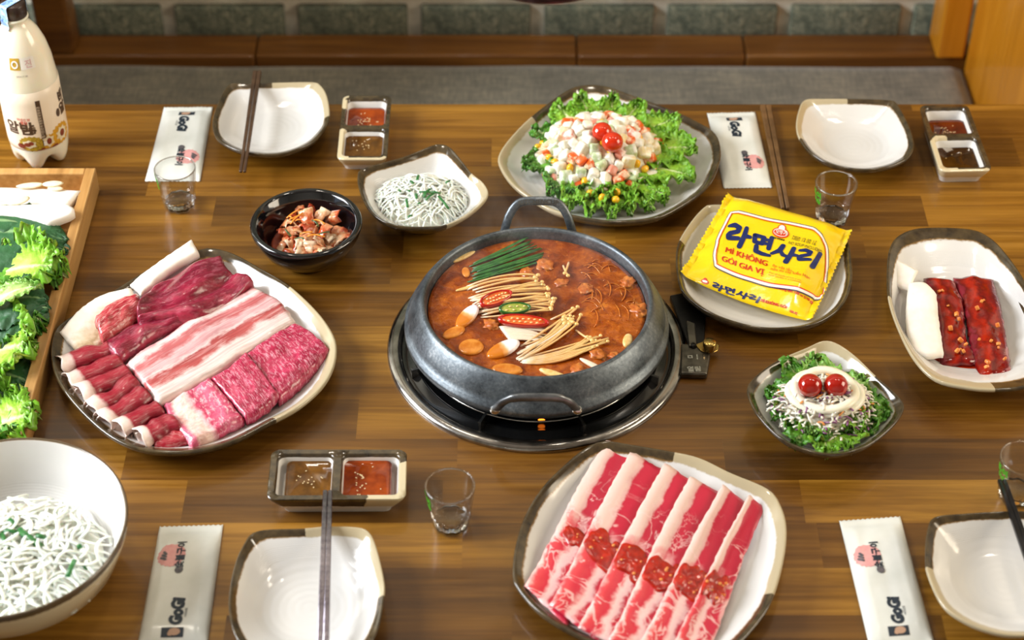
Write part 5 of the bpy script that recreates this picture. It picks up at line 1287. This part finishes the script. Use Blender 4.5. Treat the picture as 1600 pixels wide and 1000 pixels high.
for i, (px, py) in enumerate(kpos):
    d = math.hypot(px - 485, py - 358); z = .047 - .0002 * d * 1.6 if i not in (6, 7, 21, 14) else .032
    c = W(px, py, z); L, Wd = r9.uniform(.015, .026), r9.uniform(.012, .020); rot = Euler((r9.uniform(-.9, .9), r9.uniform(-.9, .9), r9.random() * 6.3)).to_matrix(); V = []; U = []; F = []
    nn, mm = 12, 8; cv = r9.uniform(40, 110)
    for a in range(nn + 1):
        for b in range(mm + 1):
            u, v = a / nn - .5, b / mm - .5; x, y = u * L, v * Wd * (1 - .3 * u)
            p = Vector((x, y, -cv * y * y - cv * .3 * x * x + .0030 * nz(u * 4 + i, v * 4, i) + .0016 * nz(u * 11, v * 11 + i, 2))); V.append(c + rot @ p); U.append((a / nn, b / mm, 0))
    n0 = len(V); V += [p + rot @ Vector((0, 0, -.0018)) for p in V]; U += U; w = mm + 1
    for a in range(nn):
        for b in range(mm):
            k = a * w + b; F.append((k, k + w, k + w + 1, k + 1)); F.append((n0 + k, n0 + k + 1, n0 + k + w + 1, n0 + k + w))
    for a in range(nn):
        k = a * w; F.append((k, n0 + k, n0 + k + w, k + w)); k += mm; F.append((k, k + w, n0 + k + w, n0 + k))
    for b in range(mm):
        k = b; F.append((k, k + 1, n0 + k + 1, n0 + k)); k = nn * w + b; F.append((k, n0 + k, n0 + k + 1, k + 1))
    tag(obj('kimchi_piece', (V, F, U), M_kim), 'red-stained folded cabbage piece in the black kimchi bowl', 'kimchi', 'kimchi pieces in the black bowl')
for i in range(12):
    px, py = r9.uniform(450, 505), r9.uniform(330, 375); a = W(px, py, .049); d = Vector((r9.uniform(-.011, .011), r9.uniform(-.008, .008), r9.uniform(-.003, .003)))
    tag(obj('carrot_strip' if i % 3 else 'scallion_strip', tube(bez(a - d, a + Vector((r9.uniform(-.004, .004), r9.uniform(-.004, .004), .004)), a + d, 7), .0012, 6, .6), M_kimc if i % 3 else M_kimg), 'thin orange carrot strip on the kimchi' if i % 3 else 'dark green scallion strip on the kimchi', 'carrot' if i % 3 else 'scallion', 'carrot strips on the kimchi' if i % 3 else 'scallion strips on the kimchi')
# ------------------------------------------------------------------ wooden tray of leaves
TR0 = W(156, 297); tx1 = TR0.x; ty1 = TR0.y; ty0 = 1.375; tx0 = tx1 - .30; tw = .0125; thh = .034
tray = thing('wooden_tray', 'rectangular wooden tray of lettuce and mushrooms at the left edge', 'tray', Vector(((tx0 + tx1) / 2, (ty0 + ty1) / 2, TT)))
for nm, g in (('tray_base', Bx(tx0 + .004, tx1 - .004, ty0 + .004, ty1 - .004, TT, TT + .007)), ('tray_side', Bx(tx1 - tw, tx1, ty0, ty1, TT + .0005, TT + thh)), ('tray_side', Bx(tx0, tx0 + tw, ty0, ty1, TT + .0005, TT + thh)), ('tray_side', Bx(tx0 + tw, tx1 - tw, ty1 - tw, ty1, TT + .0005, TT + thh)), ('tray_side', Bx(tx0 + tw, tx1 - tw, ty0, ty0 + tw, TT + .0005, TT + thh))):
    bevel(obj(nm, g, M_tray, tray, smooth=False), .0012)
Y5 = lambda L: [(x / 4, 250 + y / 4) for x, y in L]
piece('mushroom_slab', 'thick white mushroom slab at the back of the wooden tray', 'mushroom', patch(Y5([(-420, 150), (0, 165), (250, 172), (502, 186)]), Y5([(-420, 290), (0, 285), (200, 296), (400, 302)]), lambda u, v: .036 + .001 * nz(u * 4, v * 3, 1), .016, zref=.036, nu=34, nv=12, edge=.2, rough=.0006, seed=60), M_mush, 'white mushroom slabs in the wooden tray')
piece('mushroom_slab', 'white mushroom slab overlapping the dark perilla in the wooden tray', 'mushroom', patch(Y5([(-420, 310), (0, 308), (200, 302), (432, 302)]), Y5([(-420, 380), (0, 372), (130, 378), (312, 415)]), lambda u, v: .046 + .001 * nz(u * 4, v * 3, 1), .014, R=Y5([(432, 302), (466, 352), (312, 415)]), zref=.039, nu=34, nv=12, edge=.2, rough=.0006, seed=61), M_mush, 'white mushroom slabs in the wooden tray')
M_garlic = simple('garlic_slice', 'e6d8b4', 'f0e6ca', 200, .3, sss=.3)
for (cx, cy, rx, ry, ang, z, lab) in ((188, 160, .0165, .0052, 8, .039, 'thin garlic slice nearest the back left of the wooden tray'), (330, 150, .0125, .0058, 5, .041, 'upper garlic slice near the tray corner'), (345, 178, .0095, .0040, -5, .039, 'lower garlic slice near the tray corner'), (108, 255, .0150, .0085, 18, .046, 'broad garlic slice on the middle of the mushrooms'), (195, 298, .0165, .0045, -6, .044, 'long garlic slice at the edge of the lower mushroom slab'), (20, 270, .0090, .0050, 0, .041, 'brown-spotted garlic slice at the frame edge')):
    c = W(*Y5([(cx, cy)])[0], z); R = []
    for s, zz in ((.1, .0014), (.8, .0013), (1, 0), (.8, -.0013), (.1, -.0013)):
        R.append([c + Matrix.Rotation(math.radians(ang), 3, 'Z') @ Vector((rx * s * math.cos(2 * PI * j / 24) * (1 + .15 * math.sin(2 * PI * j / 24)), ry * s * math.sin(2 * PI * j / 24), zz)) for j in range(24)])
    piece('garlic_slice', lab, 'garlic', rings(R, True, True, True), M_garlic, 'garlic slices on the tray mushrooms')
Y2 = lambda x, y: (x / 2.272, 260 + y / 2.272)
tl = [('lettuce_leaf', 'frilly lettuce leaf at the near end of the wooden tray', (-60, 960), (128, 880), .130, .012, .036, M_let, .010, 11), ('lettuce_leaf', 'frilly lettuce leaf low in the near corner of the tray', (-90, 900), (50, 960), .120, .012, .030, M_letd, .010, 12),
      ('perilla_leaf', 'dark green perilla leaf near the front of the tray', (-80, 740), (105, 765), .085, .016, .030, M_per, .002, 13), ('lettuce_leaf', 'large frilly lettuce leaf in the near half of the tray', (-80, 690), (118, 640), .150, .020, .046, M_let, .011, 14), ('lettuce_leaf', 'small frilly lettuce leaf under the serrated perilla', (-20, 610), (150, 560), .085, .018, .040, M_letd, .010, 15),
      ('perilla_leaf', 'serrated perilla leaf below the light green cut leaf', (-70, 545), (172, 505), .120, .030, .046, M_per, .002, 16), ('perilla_leaf', 'second serrated perilla leaf tucked under the light leaf', (-60, 500), (165, 470), .095, .036, .052, M_per, .002, 17), ('lettuce_leaf', 'frilly lettuce leaf in the middle of the tray', (-60, 400), (222, 355), .140, .024, .050, M_let, .011, 18), ('lettuce_leaf', 'frilly lettuce leaf below the dark perilla pile', (-60, 330), (200, 400), .120, .020, .044, M_letd, .010, 19),
      ('folded_lettuce_leaf', 'light green folded leaf edge across the middle of the tray', (-40, 500), (145, 425), .040, .050, .058, M_ice, .003, 20), ('perilla_leaf', 'lower large dark perilla leaf under the mushrooms', (-120, 265), (242, 300), .125, .034, .036, M_per, .0025, 21), ('perilla_leaf', 'upper large dark perilla leaf under the mushrooms', (-120, 235), (240, 262), .115, .036, .036, M_per, .0025, 22), ('perilla_leaf', 'perilla leaf edge directly below the mushroom slabs', (-130, 205), (150, 215), .070, .038, .036, M_per, .0025, 23)]
for nm, lab, b, t, w_, zb, zt, m, rf, sd in tl:
    leaf(nm, lab, W(*Y2(*b), zb), W(*Y2(*t), zt), w_, zb, zt, m, 'greens in the wooden tray', rf, .004 if m is not M_per else -.006, 9, sd, .008, 52, 34, .05 if m is M_per else 0, cat='perilla' if m is M_per else 'lettuce')

# ------------------------------------------------------------------ milky rice wine bottle
bc = W(67, 243); bc.z = TT
bot = thing('rice_wine_bottle', 'white plastic rice wine bottle with chestnut label at the back left', 'bottle', bc)
def milk():
    n = NT('milky_bottle'); return n.fin('f6efda', .16, sss=.3, sssr=.01, coat=.5)
M_milk = milk()
bp = [(.0362, .030), (.0368, .040), (.0370, .052), (.0370, .060), (.0370, .118), (.0358, .128), (.0340, .148), (.0300, .168), (.0240, .184), (.0175, .194), (.0140, .1985), (.0132, .202), (.0160, .2030), (.0160, .2050), (.0130, .206), (.0125, .212), (.001, .212)]
R = []; n = 80
for (rad, z) in ((.006, .006), (.017, .001), (.026, .0), (.0315, .004), (.0345, .012), (.0357, .021)):
    ring = []
    for j in range(n):
        a = 2 * PI * j / n + .35; lobe = .5 + .5 * math.cos(5 * a); k = max(0, 1 - z / .024); gap = (1 - lobe) ** 1.5
        rr = rad * (1 - .16 * gap * k); zz = z + .016 * gap * k * min(1, rad / .02)
        ring.append(bc + Vector((rr * math.cos(2 * PI * j / n), rr * math.sin(2 * PI * j / n), zz)))
    R.append(ring)
for (rad, z) in bp: R.append([bc + Vector((rad * math.cos(2 * PI * j / n), rad * math.sin(2 * PI * j / n), z)) for j in range(n)])
obj('bottle_body', rings(R, True, True, True), M_milk, bot)
M_capb = simple('dark_brown_cap', '2a1c16', '3a2820', 90, .35)
capV = []
for (rad, z) in ((.0138, .2055), (.0146, .2062), (.0146, .2215), (.0136, .2235), (.001, .2238)):
    capV.append([bc + Vector(((rad + (.0004 if j % 2 and .206 < z < .2225 else 0)) * math.cos(2 * PI * j / 60), (rad + (.0004 if j % 2 and .206 < z < .2225 else 0)) * math.sin(2 * PI * j / 60), z)) for j in range(60)])
cp = obj('cap', rings(capV, True, True, True), M_capb, bot, label='dark brown ribbed cap')
def sealmat():
    n = NT('blue_seal_tape'); co = n.obj(); f = n.noise(co, 260, 3); g = n.noise(co, 90, 2)
    return n.fin(n.ramp(n.math('ADD', n.math('MULTIPLY', f, .5), n.math('MULTIPLY', g, .5)), [(.36, '3f5fae'), (.5, '8fb6d8'), (.62, 'c6d8e2'), (.7, '9a8cc0')]), .3)
sa = math.radians(235); sd_ = Vector((math.cos(sa), math.sin(sa), 0)); ss = Vector((-sd_.y, sd_.x, 0)); V = []; F = []
path = [(-.0150, .2070), (-.0153, .2150), (-.0152, .2230), (-.0138, .2246), (0, .2246), (.0138, .2246), (.0153, .2230), (.0154, .2150), (.0156, .2080), (.0168, .2045), (.0160, .1985), (.0185, .1945)]
for d, z in path:
    for s in (-.0062, .0062): V += [bc + sd_ * d + ss * s + Vector((0, 0, z)), bc + sd_ * (d + (.0003 if d > 0 else -.0003)) + ss * s + Vector((0, 0, z + .0003))]
for i in range(len(path) - 1):
    a = 4 * i; F += [(a, a + 2, a + 6, a + 4), (a + 1, a + 5, a + 7, a + 3), (a, a + 4, a + 5, a + 1), (a + 2, a + 3, a + 7, a + 6)]
F += [(0, 1, 3, 2), (a + 4, a + 6, a + 7, a + 5)]
obj('seal_tape', (V, F), sealmat(), cp, smooth=False, label='blue tax seal tape over the cap')
def bot_r(z):
    p = bp
    for (r0, z0), (r1, z1) in zip(p, p[1:]):
        if z0 <= z <= z1 and z1 > z0: return r0 + (r1 - r0) * (z - z0) / (z1 - z0)
    return p[0][0]
CA = math.radians(-62)    # direction of the label's visible middle
def onbot(x, y):
    a = CA + x / .0362; r_ = bot_r(y); d = Vector((math.cos(a), math.sin(a), 0)); return bc + d * r_ + Vector((0, 0, y)), d
M_lab = simple('cream_label', 'f0dfc8', 'f3e5d0', 20, .3); M_brown = NT('brown_print').fin('4a3420', .4); M_redp = NT('red_print').fin('d06a5a', .4); M_gold = NT('gold_print').fin('c9a33a', .4); M_whitep = NT('white_print').fin('f2eee6', .4); M_pinkp = NT('pale_pink_print').fin('dcb8b8', .4); M_greenp = NT('pale_green_print').fin('a8c890', .4)
LV = [onbot(.0362 * 2 * PI * j / 80, z) for z in (.030, .0301, .040, .052, .075, .1, .1175, .118) for j in range(80)]
LR = [[bc + Vector(((bot_r(z) + e) * math.cos(2 * PI * j / 80), (bot_r(z) + e) * math.sin(2 * PI * j / 80), z)) for j in range(80)] for z, e in ((.033, .0001), (.0331, .0003), (.040, .0003), (.052, .0003), (.075, .0003), (.1, .0003), (.1179, .0003), (.118, .0001))]
lb = obj('label_sleeve', rings(LR), M_lab, bot, label='cream label with chestnuts', fix=False)
M_burr = NT('chestnut_burr'); _c = M_burr.obj(); M_burr.bump(M_burr.noise(_c, 900, 2), .6, .001); M_burr = M_burr.fin(M_burr.ramp(M_burr.noise(_c, 700, 3, .8), [(.35, '6b5a10'), (.5, 'b08d1c'), (.65, 'd9b93a')]), .5)
M_burr2 = NT('orange_burr'); _c = M_burr2.obj(); M_burr2 = M_burr2.fin(M_burr2.ramp(M_burr2.noise(_c, 700, 3, .8), [(.35, '9a6a0c'), (.5, 'd69a14'), (.65, 'ecc040')]), .5)
M_nut = simple('chestnut_print', '6a2818', '94452c', 300, .35); M_husk = simple('husk_print', 'd8c8a0', 'efe4c8', 300, .4)
def spiky(cx, cy, rx, ry, n=34, k=.12):
    p = [(cx + rx * (1 + (k if i % 2 else -k * .3)) * math.cos(2 * PI * i / n), cy + ry * (1 + (k if i % 2 else -k * .3)) * math.sin(2 * PI * i / n)) for i in range(n)]
    return [(cx, cy)] + p, [(0, i + 1, (i + 1) % n + 1) for i in range(n)]
pr_ = lambda nm, g, m, e=.0005: print_on(nm, fine(g, .004), onbot, m, lb, e)
pr_('chestnut_burr', spiky(-.017, .0445, .0150, .0105), M_burr); pr_('chestnut_burr', spiky(.0225, .0475, .0145, .0135), M_burr2); pr_('chestnut_burr', spiky(.003, .0445, .0095, .0095), M_burr2, .0004)
pr_('open_husk', spiky(.0235, .0470, .0080, .0085, 16, .3), M_husk, .0008); pr_('open_husk', spiky(.0035, .0450, .0062, .0075, 12, .3), M_husk, .0007); pr_('open_husk', spiky(-.020, .0440, .0078, .0052, 12, .25), M_husk, .0008)
pr_('chestnut', disc2(.0238, .0475, .0038, .0050), M_nut, .0010); pr_('chestnut', disc2(.0040, .0450, .0030, .0046), M_nut, .0010); pr_('chestnut', join2(disc2(-.0222, .0435, .0040, .0030), disc2(-.0175, .0455, .0032, .0028), disc2(-.0300, .0410, .0052, .0036)), M_nut, .0010)
pr_('ground_print', join2(disc2(.012, .0372, .020, .0035), disc2(-.012, .0370, .018, .0032)), M_nut, .00035)
pr_('text_strip', ([(-.0040, .0395), (.0016, .0395), (.0016, .1060), (-.0040, .1060)], [(0, 1, 2, 3)]), M_brown, .0006)
tg = text_flat('유통기한은뚜껑참조냉장보관', .0042); tg = ([(-y, x) for x, y in tg[0]], tg[1]); pr_('strip_lettering', move2(tg, -.0003, .048), M_lab, .0009)
pr_('strip_stamp', ([(-.0030, .0402), (.0012, .0402), (.0012, .0462), (-.0030, .0462)], [(0, 1, 2, 3)]), M_whitep, .0009)
pr_('lettering', join2(move2(text_flat('알밤', .0200, .0007), -.0470, .060), move2(text_flat('동', .0105, .0006), -.0272, .0635), move2(text_flat('동', .0105, .0006), -.0180, .0605)), M_brown)
pr_('red_lettering', join2(move2(text_flat('국내산 밤', .0042, .0001), -.030, .0790), move2(text_flat('함유', .0050, .0002), -.026, .0742)), M_redp)
tg = join2(move2(text_flat('알', .0170, .0009), .0265, .0720), move2(text_flat('밤', .0150, .0008), .0275, .0905)); pr_('lettering', tg, M_brown)
pr_('nut_mark', disc2(.0235, .0770, .0035, .0058, 20), M_brown)
pr_('gold_badge', ([(-.0265, .1500), (-.0135, .1500), (-.0135, .1650), (-.0265, .1650)], [(0, 1, 2, 3)]), M_gold); pr_('badge_ring', band2(disc2(-.020, .1572, .0046, .0052)[0], disc2(-.020, .1572, .0026, .0030)[0]), M_whitep, .0009)
pr_('pale_badge', ([(-.0125, .1500), (.0065, .1500), (.0065, .1650), (-.0125, .1650)], [(0, 1, 2, 3)]), M_whitep, .0003); pr_('badge_lettering', move2(text_flat('진', .0110, .0002), -.0070, .1530), M_pinkp, .0009)
pr_('date_stamp', move2(text_flat('2014.11.30', .0032), -.0200, .1405), M_smudge)

# ------------------------------------------------------------------ yellow noodle packet
qc = {'BL': (1064, 428), 'BR': (1268, 502), 'TR': (1331, 362), 'TL': (1137, 305)}
ZQ = {'BL': .022, 'BR': .020, 'TR': .028, 'TL': .032}
NB = {k: W(*qc[k], ZQ[k]) for k in qc}
FRONT = (NB['BL'] - NB['TL']); FRONT.z = 0; FRONT.normalize()
def nood_uv(u, v):
    p = NB['BL'] * (1 - u) * (1 - v) + NB['BR'] * u * (1 - v) + NB['TR'] * u * v + NB['TL'] * (1 - u) * v
    ex = min(u, 1 - u); ey = min(v, 1 - v)
    p = p + FRONT * (.0085 * math.sin(PI * u) ** .8 * (1 - v) ** 3)
    pin = 1 - .9 * max(0, 1 - ex / .14) ** 1.4
    h = .0135 * (min(1, max(0, ex - .045) / .13) ** .55) * ((min(1, v / .26) ** .75) if v < .5 else (min(1, (1 - v) / .11) ** .55))
    cr = max(0, 1 - ex / .17)
    # pinched sides near the crimped ends, small creases
    c = NB['BL'].lerp(NB['TL'], .5) * (1 - u) + NB['BR'].lerp(NB['TR'], .5) * u
    h += cr * .0014 * math.sin(v * 30 + nz(u * 4, v * 3, 2) * 3) * min(1, ey / .06) + .0008 * nz(u * 7, v * 6, 9)
    up = .004 * max(0, 1 - ex / .04) * (1 if v > .85 or v < .1 else 0)
    return p, h, up
def S_top(u, v):
    p, h, up = nood_uv(u, v); return Vector((p.x, p.y, p.z + h + up))
def noodle():
    nu, nv = 90, 50; V = []; F = []; U = []
    for side in (0, 1):
        for i in range(nu + 1):
            for j in range(nv + 1):
                u, v = i / nu, j / nv; p, h, up = nood_uv(u, v)
                q = Vector((p.x, p.y, p.z + h + up)) if side == 0 else Vector((p.x, p.y, max(p.z - h * .95 + up - .0004, TT + .0085)))
                if i in (0, nu): q += (NB['BR'] - NB['BL']).normalized() * (.0009 * (1 if j % 2 else -1))
                V.append(q); U.append((u, v, side))
    w = nv + 1; n = (nu + 1) * w
    for i in range(nu):
        for j in range(nv):
            a = i * w + j; F.append((a, a + w, a + w + 1, a + 1)); F.append((n + a, n + a + 1, n + a + w + 1, n + a + w))
    for i in range(nu):
        a = i * w; F.append((a, n + a, n + a + w, a + w)); a += nv; F.append((a, a + w, n + a + w, n + a))
    for j in range(nv):
        a = j; F.append((a, a + 1, n + a + 1, n + a)); a = nu * w + j; F.append((a, n + a, n + a + 1, a + 1))
    return V, F, U
nc = sum(NB.values(), Vector()) / 4
npk = thing('noodle_packet', 'bright yellow noodle packet with blue lettering on the rounded plate', 'packet', Vector((nc.x, nc.y, TT + .0085)))
M_yel = NT('yellow_film'); _c = M_yel.obj(); M_yel.bump(M_yel.noise(_c, 70, 3), .35, .002); M_yel = M_yel.fin('f2cf08', .22, coat=.5)
obj('wrapper', noodle(), M_yel, npk)
def pix_surface(px, py):
    """the point of the packet's top under a photo pixel"""
    z = .035; u = v = .5
    for _ in range(6):
        p = W(px, py, z)
        for __ in range(8):
            q = nood_uv(u, v)[0]
            du = (NB['BR'] - NB['BL']) * (1 - v) + (NB['TR'] - NB['TL']) * v; dv = (NB['TL'] - NB['BL']) * (1 - u) + (NB['TR'] - NB['BR']) * u
            d = p - q; det = du.x * dv.y - du.y * dv.x; u += (d.x * dv.y - d.y * dv.x) / det; v += (du.x * d.y - du.y * d.x) / det
            u = max(.005, min(.995, u)); v = max(.005, min(.995, v))
        z = S_top(u, v).z - TT
    return u, v
ZP = lambda x, y: (1100 + x / 5.2636, 310 + y / 5.2632)
def frame2(o, ex, ey):
    """uv map of a flat design: origin o, unit x tip ex and unit y tip ey, all in the zoomed view"""
    o_, x_, y_ = [Vector(pix_surface(*ZP(*k))) for k in (o, ex, ey)]
    def fn(x, y):
        k = o_ + (x_ - o_) * x + (y_ - o_) * y; u, v = max(.004, min(.996, k[0])), max(.004, min(.996, k[1]))
        e = .004; a = S_top(u, v); nrm = (S_top(min(1, u + e), v) - a).cross(S_top(u, min(1, v + e)) - a).normalized()
        return a, nrm if nrm.z > 0 else -nrm
    return fn
M_navy = NT('navy_print').fin('12235e', .25, coat=.4); M_red = NT('red_print').fin('d8391a', .25, coat=.4); M_wh = NT('white_line_print').fin('f4efe2', .25, coat=.4); M_blk = NT('black_print').fin('22221e', .3)
def glyphs():
    w = .205
    rieul = lambda s: stroke([(.04, .86), (.26, .93), (.46, .84), (.44, .66), (.14, .52), (.08, .40), (.12, .30), (.52, .36)], [w * .8, w * 1.1, w * 1.1, w, w, w, w * 1.1, w * .9])
    ra = join2(rieul(0), stroke([(.76, .88), (.74, .5), (.64, .02)], [w * .9, w * 1.05, w * 1.1]), stroke([(.74, .52), (.98, .50)], [w, w * .8]))
    myeon = join2(stroke([(.08, .92), (.12, .56), (.44, .56), (.48, .90), (.08, .92)], w), stroke([(.80, .98), (.76, .40)], w), stroke([(.55, .82), (.78, .82)], w * .8), stroke([(.55, .62), (.78, .62)], w * .8), stroke([(.24, .36), (.26, .10), (.50, .05), (.86, .06)], [w, w * 1.1, w, w * .7]))
    sa_ = join2(stroke([(.36, .92), (.28, .58), (.0, .28)], [w, w * 1.1, w * .7]), stroke([(.29, .58), (.44, .36), (.60, .34)], [w * .8, w, w * .8]), stroke([(.80, .92), (.74, .5), (.62, .0)], [w * .9, w, w * 1.1]), stroke([(.74, .52), (1.0, .54)], [w, w * .8]))
    ri = join2(rieul(0), stroke([(.86, .95), (.80, .5), (.70, .0)], [w * .9, w, w * 1.15]))
    return ra, myeon, sa_, ri
GL = glyphs()
pz = lambda nm, g, fn, m, e=.0004, ml=.08: print_on(nm, fine(g, ml), fn, m, npk, e)
# baseline from (150,400) to (905,600) in the zoom, syllable height about 190
for g, o_, ex_, ey_ in zip(GL, ((165, 372), (372, 438), (545, 492), (750, 538)), ((360, 412), (562, 488), (748, 545), (948, 592)), ((208, 208), (408, 288), (582, 362), (788, 412))):
    pz('blue_lettering', g, frame2(o_, ex_, ey_), M_navy, .0006, .12)
def border(pts, off, w):
    c = (sum(p[0] for p in pts) / len(pts), sum(p[1] for p in pts) / len(pts))
    P = spl([Vector((x, y, 0)) for x, y in pts], 120); Q = []
    for i in range(120):
        t = (P[(i + 1) % 120] - P[i - 1]).normalized(); nn_ = Vector((t.y, -t.x, 0)); Q.append((P[i] + nn_ * off, P[i] + nn_ * (off + w)))
    return band2([(a.x, a.y) for a, b in Q], [(b.x, b.y) for a, b in Q])
bpts = [(212, 108), (250, 96), (480, 152), (860, 232), (930, 262), (985, 330), (1016, 430), (985, 690), (960, 730), (900, 748), (480, 668), (140, 560), (100, 530), (88, 470), (105, 380), (118, 315)]
fz = frame2((500, 400), (600, 400), (500, 500))
def ztop(g): return [(x / 100 - 5, y / 100 - 4) for x, y in g[0]], g[1]
pz('white_border', ztop(border(bpts, -9, 16)), fz, M_wh, .0009, .25); pz('red_border', ztop(border([(x, y) for x, y in bpts], -16, 7)), fz, M_red, .0009, .25); pz('navy_border', ztop(border(bpts, 9, 5)), fz, M_navy, .0009, .25)
# logo: red cap-shaped badge with white inside
pz('logo_badge', join2(disc2(.0, .0, .72, .42, 28), disc2(.02, .38, .36, .34, 24)), frame2((630, 284), (726, 306), (651, 190)), M_red, .0006, .3)
pz('logo_inside', join2(disc2(.0, .0, .62, .32, 28), disc2(.02, .38, .26, .25, 24)), frame2((630, 284), (726, 306), (651, 190)), M_wh, .0008, .3)
pz('logo_band', disc2(.0, -.02, .56, .25, 28), frame2((630, 284), (726, 306), (651, 190)), M_red, .0010, .3)
def line(nm, s, o, end, top, m, bold=.0, shear=0.0, e=.0006):
    g = text_flat(s, 1.0, 0, shear)
    if bold: g = join2(*[move2(g, k * bold * 2, 0) for k in range(4)])
    w_ = width2(g); fn = frame2(o, end, top); pz(nm, move2(g, 0, 0, 1 / w_, 1 / .72), fn, m, e, .12)
line('logo_lettering', '오뚜기', (584, 292), (677, 309), (590, 264), M_wh, .02, 0, .0013)
line('logo_name', 'OTTOGI', (556, 328), (660, 352), (559, 314), M_blk, .03)
line('red_lettering', 'MÌ KHÔNG', (168, 440), (520, 560), (178, 398), M_red, .012)
line('red_lettering', 'GÓI GIA VỊ', (138, 510), (490, 632), (148, 468), M_red, .012)
line('black_lettering', 'NO SOUP INCLUDED', (688, 375), (965, 458), (694, 352), M_blk, .0, .25)
line('date_stamp', 'NSX 15 09 17', (728, 322), (925, 372), (732, 304), M_blk); line('date_stamp', 'HSD 14 09 18', (720, 340), (915, 390), (724, 322), M_blk)
line('orange_lettering', 'ăn vặt lẩu,', (560, 560), (730, 606), (564, 540), M_red); line('orange_lettering', 'nấu mì cay kiểu Hàn', (546, 588), (868, 668), (550, 566), M_red)
line('small_lettering', 'For all kinds of hot pots,', (535, 615), (800, 682), (537, 603), M_red); line('small_lettering', 'food noodles in a container', (528, 632), (800, 700), (530, 620), M_red)
line('red_lettering', 'Khối lượng tịnh: 3,88 oz (110 g)', (555, 738), (890, 868), (560, 716), M_red, .02)
fs = frame2((62, 742), (62 + 95, 742 + 32), (78, 686)); pz('blue_lettering', join2(*[move2(g, k * 1.06, 0) for k, g in enumerate(GL)]), fs, M_navy, .0006, .2)
line('red_lettering', 'MÌ KHÔNG GÓI', (462, 848), (680, 908), (468, 825), M_red, .03); line('red_lettering', 'GIA VỊ', (700, 935), (765, 960), (705, 915), M_red, .03)
pz('logo_badge', join2(disc2(0, 0, .72, .42, 24), disc2(.02, .38, .36, .34, 20)), frame2((8, 686), (52, 700), (15, 645)), M_red, .0006, .3); pz('logo_band', disc2(0, 0, .5, .2, 20), frame2((8, 686), (52, 700), (15, 645)), M_wh, .0010, .3)

# ------------------------------------------------------------------ faint steam over the stew
n_ = NT('steam'); n_.t.nodes.remove(n_.b); _c = n_.obj(); _s = n_.sep(_c)
_f = n_.noise(n_.vmul(_c, (1, 1, .55)), 26, 4, .6, 1.2)
_r = n_.math('SQRT', n_.math('ADD', n_.math('POWER', _s[0], 2.0), n_.math('POWER', _s[1], 2.0)))
_k = n_.math('MULTIPLY', n_.math('SUBTRACT', 1.0, n_.step(_r, .075, .03)), n_.math('SUBTRACT', 1.0, n_.step(_s[2], .10, .09)))
_d = n_.math('MULTIPLY', n_.math('MULTIPLY', n_.step(_f, .60, .12), _k), 3.0)
_v = n_.new('ShaderNodeVolumeScatter'); n_.put(_v.inputs['Color'], 'ffffff'); n_.put(_v.inputs['Density'], _d); _v.inputs['Anisotropy'].default_value = .2
n_.t.links.new(_v.outputs[0], n_.o.inputs['Volume'])
sto = obj('steam', lathe([(.001, 0), (.100, 0), (.106, .02), (.106, .18), (.09, .2), (.001, .2)], pc + Vector((-.01, .01, SZ + .018)), 32), n_.m, kind='stuff')
tag(sto, 'faint white steam rising from the simmering pot', 'steam', kind='stuff')
